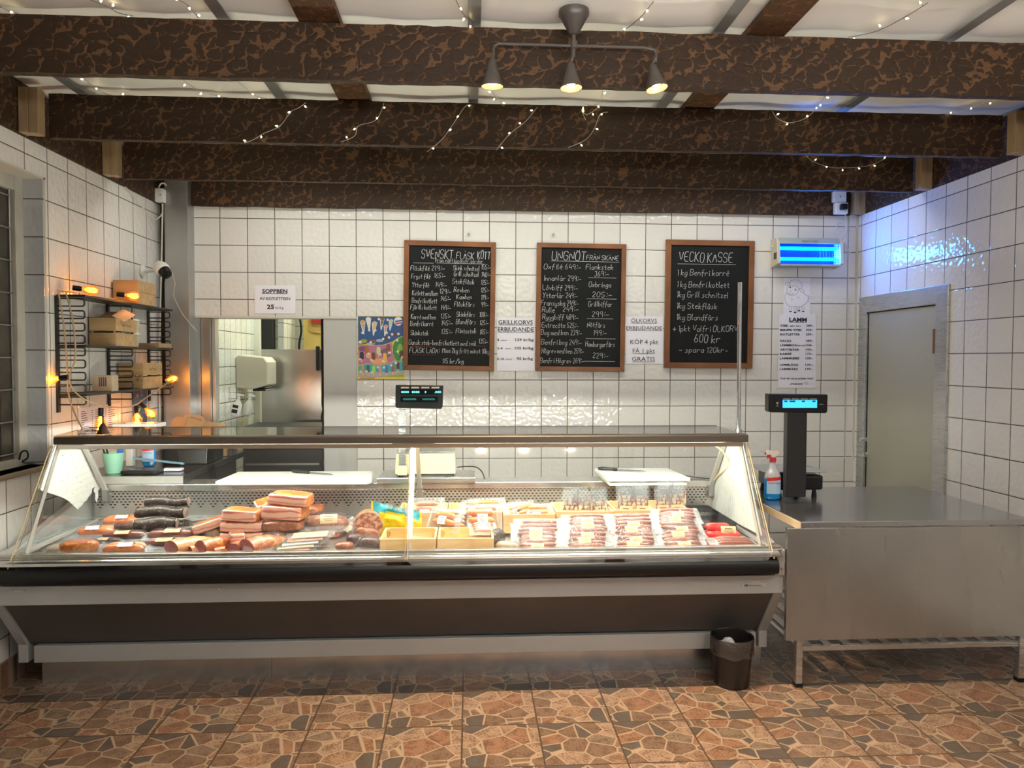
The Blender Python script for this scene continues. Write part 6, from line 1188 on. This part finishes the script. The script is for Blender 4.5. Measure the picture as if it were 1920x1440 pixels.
# --- flat packs of slices, wrapped loaf, salami
random.seed(5)
for i in range(6):
    x, y, z = at_(545, 1040); t = thing('slice_pack', 'x', 'slice pack', (0, 0, 0), 'fan of flat slice packs'); b = MB(); pillow(b, .24, .12, .008, 20+i, wr=.004); b.build('bag', FILM2, t, smooth=True); b = MB(); b.box((-.085, -.045, .001), (.085, .045, .006)); b.build('slices', (mat('pale_slices', (.72, .60, .56), .5), REDF, LABELM)[i % 3], t, bevel=.002)
    t.location = (x-.03+.018*i, y+.03+.024*i, z+.011*i); t.rotation_euler = (.05, -.04, .25-.03*i); t['label'] = 'flat clear pack of pale slices, %s in the fan left of the salami' % ('lowest', 'second lowest', 'third', 'fourth', 'second highest', 'highest')[i]
x, y, z = at_(608, 1012); t = meat('lump', 'wrapped_loaf', 'wrapped meat loaf in clear film with beige printed label', x, y+.07, z+.035, .18, (.21, .09, .075), 4, group=GL); bagged(t, .31, .15, .082, 9); label_quad(t, (0.01, -.036, .066), (1, 0, 0), (0, .55, .8), .085, .05, curve=.006)
b = MB(); 
x, y, z = at_(612, 1014); meat('lump', 'meat_piece', 'brown meat piece under the wrapped loaf', x-.02, y+.07, z, 0, (.16, .09, .045), 4, group=GL)
x, y, z = at_(686, 1018); meat('round', 'salami', 'thick coarse salami standing with its round cut face to the front', x, y+.10, z, .12, (.14, .10, .145), 1, group=GL)
meat('lump', 'salami_half', 'half salami piece leaning before the thick salami', x+.005, y+.035, z, .2, (.12, .06, .07), 4, (-.2, .1), GL)
x, y, z = at_(645, 1038); meat('lump', 'smoked_meat_piece', 'small brown smoked meat knob at the front', x, y+.03, z, .2, (.085, .06, .048), 4, group=GL)
x, y, z = at_(662, 1028); t = meat('lump', 'smoked_meat_piece', 'small dark meat knob behind the front brown one', x, y+.05, z, .5, (.08, .07, .06), 3, group=GL)
x, y, z = at_(698, 1036); t = meat('lump', 'blood_sausage', 'dark marbled piece in shiny clear bag beside the wooden crate', x-.01, y+.05, z, -.2, (.11, .08, .062), 3, group=GL); bagged(t, .20, .13, .068, 12)
x, y, z = at_(640, 1005); t = sausage_pack('red', 31); t['label'] = 'sausage pack leaning beside the wrapped loaf'; t['group'] = 'vacuum packs on the left'; t.location = (x+.02, y+.03, z+.02); t.rotation_euler = (.5, -.5, .9); t.scale = (.7, .7, .7)
# --- yellow and blue snack bag
t = thing('snack_bag', 'blue and yellow crinkled bag with white lettering behind the front crates', 'bag', (0, 0, 0)); YEL = mat('yellow_foil', (.80, .62, .02), .3, bump=.6, bscale=40); BLU = mat('turquoise_foil', (.04, .38, .52), .3, bump=.4, bscale=30)
def bagf(u, v): return ((u-.5)*.26, -.018*math.sin(math.pi*u)*math.sin(math.pi*v)-.01*noise.noise(Vector((u*6, v*6, 2))), v*(.185-.07*u+.03*max(0, u-.6)))
b = MB(); b.grid(bagf, 24, 16); b.grid(lambda u, v: (bagf(u, v)[0], -bagf(u, v)[1]+.01, bagf(u, v)[2]), 24, 16)
for k, f_ in enumerate(b.f):
    c_ = sum((b.v[i] for i in f_), Vector())/4; top = c_.z/(.185-.07*(c_.x/.26+.5)); b.mi[k] = 1 if (top > .60+.22*math.sin((c_.x+.13)*12) and abs(c_.x) < .120) else 0
b.build('bag_body', [YEL, BLU], t, smooth=True); b = MB(); font_text(b, '20 XIX', -.095, .132, .026, .12, -.028, .02); M_ = Matrix.Rotation(.26, 4, 'Y'); b.v = [M_ @ v for v in b.v]; b.build('lettering', CHALK, t)
t.location = (-.375, 3.76, deck(3.76)); t.rotation_euler = (-.1, 0, .03)
# --- wooden crates in the case
def dcrate(px0, px1, yf, dep, h_, lb):
    z = deck(yf+dep); p0 = atY(px0, 1010, yf).x; p1 = atY(px1, 1010, yf).x; return crate('wooden_crate', (p0, yf, z), (p1, yf+dep, z+h_), .009, lb, 1, 'wooden crates in the display case')
dcrate(712, 817, 3.455, .24, .066, 'low wooden crate at the front, left of the pair')
dcrate(820, 926, 3.455, .24, .066, 'low wooden crate at the front, right of the pair, nearly empty')
dcrate(745, 838, 3.80, .27, .095, 'wooden crate at the back behind the yellow and blue bag')
dcrate(840, 942, 3.80, .27, .095, 'wooden crate at the back full of orange sausage packs')
dcrate(944, 1041, 3.74, .27, .098, 'wooden crate holding orange sausages with its plain front showing')
dcrate(1043, 1150, 3.76, .26, .105, 'wooden crate full of stand up bags, left one behind the sausage piles')
dcrate(1152, 1222, 3.76, .26, .110, 'wooden crate full of stand up bags, middle one behind the sausage piles')
dcrate(1224, 1292, 3.76, .26, .110, 'wooden crate full of stand up bags, rightmost one')
def low_pack(x, y, z, rz, lb, sd):
    t = thing('small_pack', lb, 'pack', (0, 0, 0), 'small packs in the front crates'); b = MB(); pillow(b, .12, .09, .014, sd, wr=.008); b.build('bag', FILM2, t, smooth=True); label_quad(t, (0, -.01, .020), (1, 0, 0), (0, 1, 0), .07, .045, curve=.004); t.location = (x, y, z); t.rotation_euler = (.35, .1, rz)
low_pack(-.375, 3.56, .70, .3, 'small pack with beige label in the left front crate, left one', 41); low_pack(-.245, 3.56, .702, -.1, 'small pack with beige label in the left front crate, right one', 42)
low_pack(.06, 3.57, .692, .1, 'clear pack lying in the nearly empty front crate', 43)
# --- sausage packs standing in the back crates
for px, py, kind, rx, rz, sd, sc_, lb in ((800, 985, 'pink', 1.05, .05, 51, 1.05, 'pink sausage pack standing highest in the back crate behind the snack bag'), (835, 1003, 'thick', .95, -.5, 52, .95, 'orange curved sausage pack leaning in front of the pink pack'), (856, 1003, 'orange', .9, -.2, 53, .85, 'orange sausage pack with white label, left of the big clear bag'),
                                        (915, 975, 'orange', 1.0, .15, 54, 1.15, 'orange sausage pack standing at the top of the crate behind'), (886, 970, 'orange', 1.1, -.3, 55, .7, 'small orange sausage pack sticking up at the back'), (900, 1000, 'thick', 1.15, .05, 56, 1.1, 'big clear bag with one thick sausage, right of the leaning packs'), (905, 1014, 'pink', .30, .1, 57, .75, 'pale sausage pack with white label lying below the big clear bag'),
                                        (968, 985, 'orange', 1.05, .95, 58, 1.05, 'orange sausage pack standing tilted in the plain fronted crate'), (985, 980, 'orange', 1.1, .75, 59, 1.0, 'second tilted orange sausage pack with tall clear bag end'), (1008, 983, 'orange', .95, .05, 60, .95, 'orange sausage pack lying across the plain fronted crate')):
    yb = 3.88 if px not in (835, 856, 900, 905) else 3.74
    if px >= 960: yb = 3.82
    if px == 905: yb = 3.66
    if px == 900: yb = 3.765
    p = atY(px, py, yb); t = sausage_pack(kind, sd); t['label'] = lb; t['group'] = 'sausage packs in the back crates'; zz = max(p.z, deck(yb)+.05); t.location = (p.x, yb, zz+.045*math.sin(rx)); t.rotation_euler = (rx, 0, rz); t.scale = (sc_*.95,)*3
x, y, z = at_(806, 1000); meat('lump', 'meatloaf', 'brown crusted meat piece under the leaning orange packs', x, y+.06, z+.02, 0, (.10, .08, .08), 4, group=GL)
x, y, z = at_(952, 1040); t = meat('lump', 'wrapped_cheese', 'pale wrapped piece with dark print right of the front crates', x, y+.03, z, .2, (.10, .07, .06), 2, group=GL); bagged(t, .15, .11, .066, 17)
x, y, z = at_(934, 1030); meat('lump', 'dark_package', 'dark brown package beside the right front crate', x, y+.06, z, .9, (.11, .05, .085), 6, group=GL)
# --- shingled piles of flat sausage packs
pk = [sausage_pack('smoked', s_) for s_ in (61, 62, 63)]; random.seed(11); ORD = ('topmost', 'second', 'third', 'fourth', 'fifth', 'sixth', 'seventh'); used = [False]*3
for ci, (pxc, n, nm, y0, dx) in enumerate(((1008, 5, 'the left sausage pile', 3.475, 0), (1102, 6, 'the second sausage pile', 3.475, 0), (1190, 6, 'the third sausage pile', 3.48, 0), (1282, 7, 'the right sausage pile', 3.475, .006))):
    for k in range(n):
        y = y0+.030*k; p = atY(pxc, 1010, y); q = (ci+k) % 3; loc = (p.x-dx*k+random.uniform(-.008, .008), y+.03, deck(y)+.012+.0165*k); rot = (.42+random.uniform(-.05, .05), random.uniform(-.03, .03), random.uniform(-.05, .05))
        lb = 'flat vacuum pack of smoked sausages, %s from the top of %s' % (ORD[n-1-k], nm) if n-1-k else 'flat vacuum pack of smoked sausages lying topmost on %s' % nm
        if not used[q]: t = pk[q]; used[q] = True; t.location = loc; t.rotation_euler = rot; t['label'] = lb; t['group'] = 'flat sausage packs in piles'
        else: dup(pk[q], loc, rot, lb, 'flat sausage packs in piles')
x, y, z = at_(1395, 1036)
for i, (dx, dy, dz, lb) in enumerate(((0, .02, 0, 'clear sausage pack at the right front corner, lower one'), (-.03, .06, .025, 'clear sausage pack at the right front corner, upper one'))): dup(pk[i], (x+dx, y+dy, z+dz), (.15, .05, -.05+.1*i), lb, 'sausage packs in the right corner')
t = thing('red_sausages', 'bright red cased sausages with beige label in the right corner', 'sausages', (0, 0, 0))
for i, (yy, zz) in enumerate(((-.022, .022), (.022, .022), (0, .058))): b = MB(); bent_sausage(b, -.095, .085-.05*(i == 2), yy, zz, .0215, .0, 14); b.build('sausage', REDC, t, smooth=True)
label_quad(t, (.02, -.034, .045), (1, 0, 0), (0, .35, .94), .075, .052, curve=.004); x, y, z = at_(1362, 1018); t.location = (x, y+.05, z+.012); t.rotation_euler = (0, 0, -.12)
x, y, z = at_(1385, 1024); meat('slab', 'bacon_piece', 'thin brown sliced piece under the red sausages', x-.02, y+.03, z, 0, (.16, .09, .022), 1, group=GL)
t = thing('black_tray', 'shiny black plastic tray in the right rear corner of the case', 'tray', (1.22, 4.02, deck(4.0))); b = MB(); z = deck(4.0); b.box((1.06, 3.72, z), (1.40, 4.17, z+.006)); b.box((1.06, 3.72, z), (1.066, 4.17, z+.05)); b.box((1.394, 3.72, z), (1.40, 4.17, z+.05)); b.box((1.06, 4.164, z), (1.40, 4.17, z+.05)); b.box((1.06, 3.72, z), (1.40, 3.726, z+.03)); b.build('tray', mat('glossy_black', (.01, .01, .01), .12), t, bevel=.002)
# --- stand up bags of dried sausage sticks
STK = spotted('dried_stick', (.16, .03, .02), (.30, .07, .04), 80, .4)
def stick_bag(seed, w_=.085, h_=.165):
    t = thing('snack_pouch', 'x', 'pouch', (0, 0, 0)); rd = random.Random(seed)
    def fr(u, v, s_): k = math.sin(math.pi*min(1, v*1.25+.0))**.6 if v < .8 else 0; k = max(0, math.sin(math.pi*min(v/.85, 1))); return ((u-.5)*w_, s_*(.001+.013*k*math.sin(math.pi*u))+.003*noise.noise(Vector((u*5, v*8, seed))), v*h_)
    b = MB(); b.grid(lambda u, v: fr(u, v, -1), 10, 14); b.grid(lambda u, v: fr(u, v, 1), 10, 14); b.build('pouch', FILM2, t, smooth=True)
    for i in range(6):
        x = (i-2.5)*w_*.13; top = rd.uniform(.08, .12); b = MB(); b.tube(catmull([(x, 0, .012), (x+rd.uniform(-.008, .008), .002, .05), (x+rd.uniform(-.014, .014), 0, top)], 4), .0042, 6); b.build('dried_stick', STK, t, smooth=True)
    label_quad(t, (rd.uniform(-.006, .006), -.0155, .056), (1, 0, 0), (0, 0, 1), w_*.78, .052); return t
sp_ = [stick_bag(i) for i in (1, 2, 3)]; us = [False]*3; random.seed(21); cnt = 0
for ci, (px0, px1, nc, nr, nm, top) in enumerate(((1052, 1140, 3, 3, 'left pouch crate', .0), (1160, 1212, 2, 4, 'middle pouch crate', .018), (1232, 1283, 2, 4, 'right pouch crate', .022))):
    for r_ in range(nr):
        for c_ in range(nc):
            y = 3.80+.045*r_; px = px0+(px1-px0)*((c_+.5)/nc)+random.uniform(-5, 5); p = atY(px, 980, y); q = cnt % 3; z = deck(3.95)+.028+top+.010*r_; loc = (p.x, y, z); rot = (-.10+random.uniform(-.08, .05), random.uniform(-.10, .10), random.uniform(-.12, .12))
            lb = 'clear pouch of dried sausage sticks, %s row, %s in the %s' % (('front', 'second', 'third', 'rear')[r_], (('left', 'right') if nc == 2 else ('left', 'middle', 'right'))[c_], nm); cnt += 1
            if not us[q]: t = sp_[q]; us[q] = True; t.location = loc; t.rotation_euler = rot; t['label'] = lb; t['group'] = 'stand up pouches of sausage sticks'
            else: dup(sp_[q], loc, rot, lb, 'stand up pouches of sausage sticks')
bpy.context.view_layer.update()
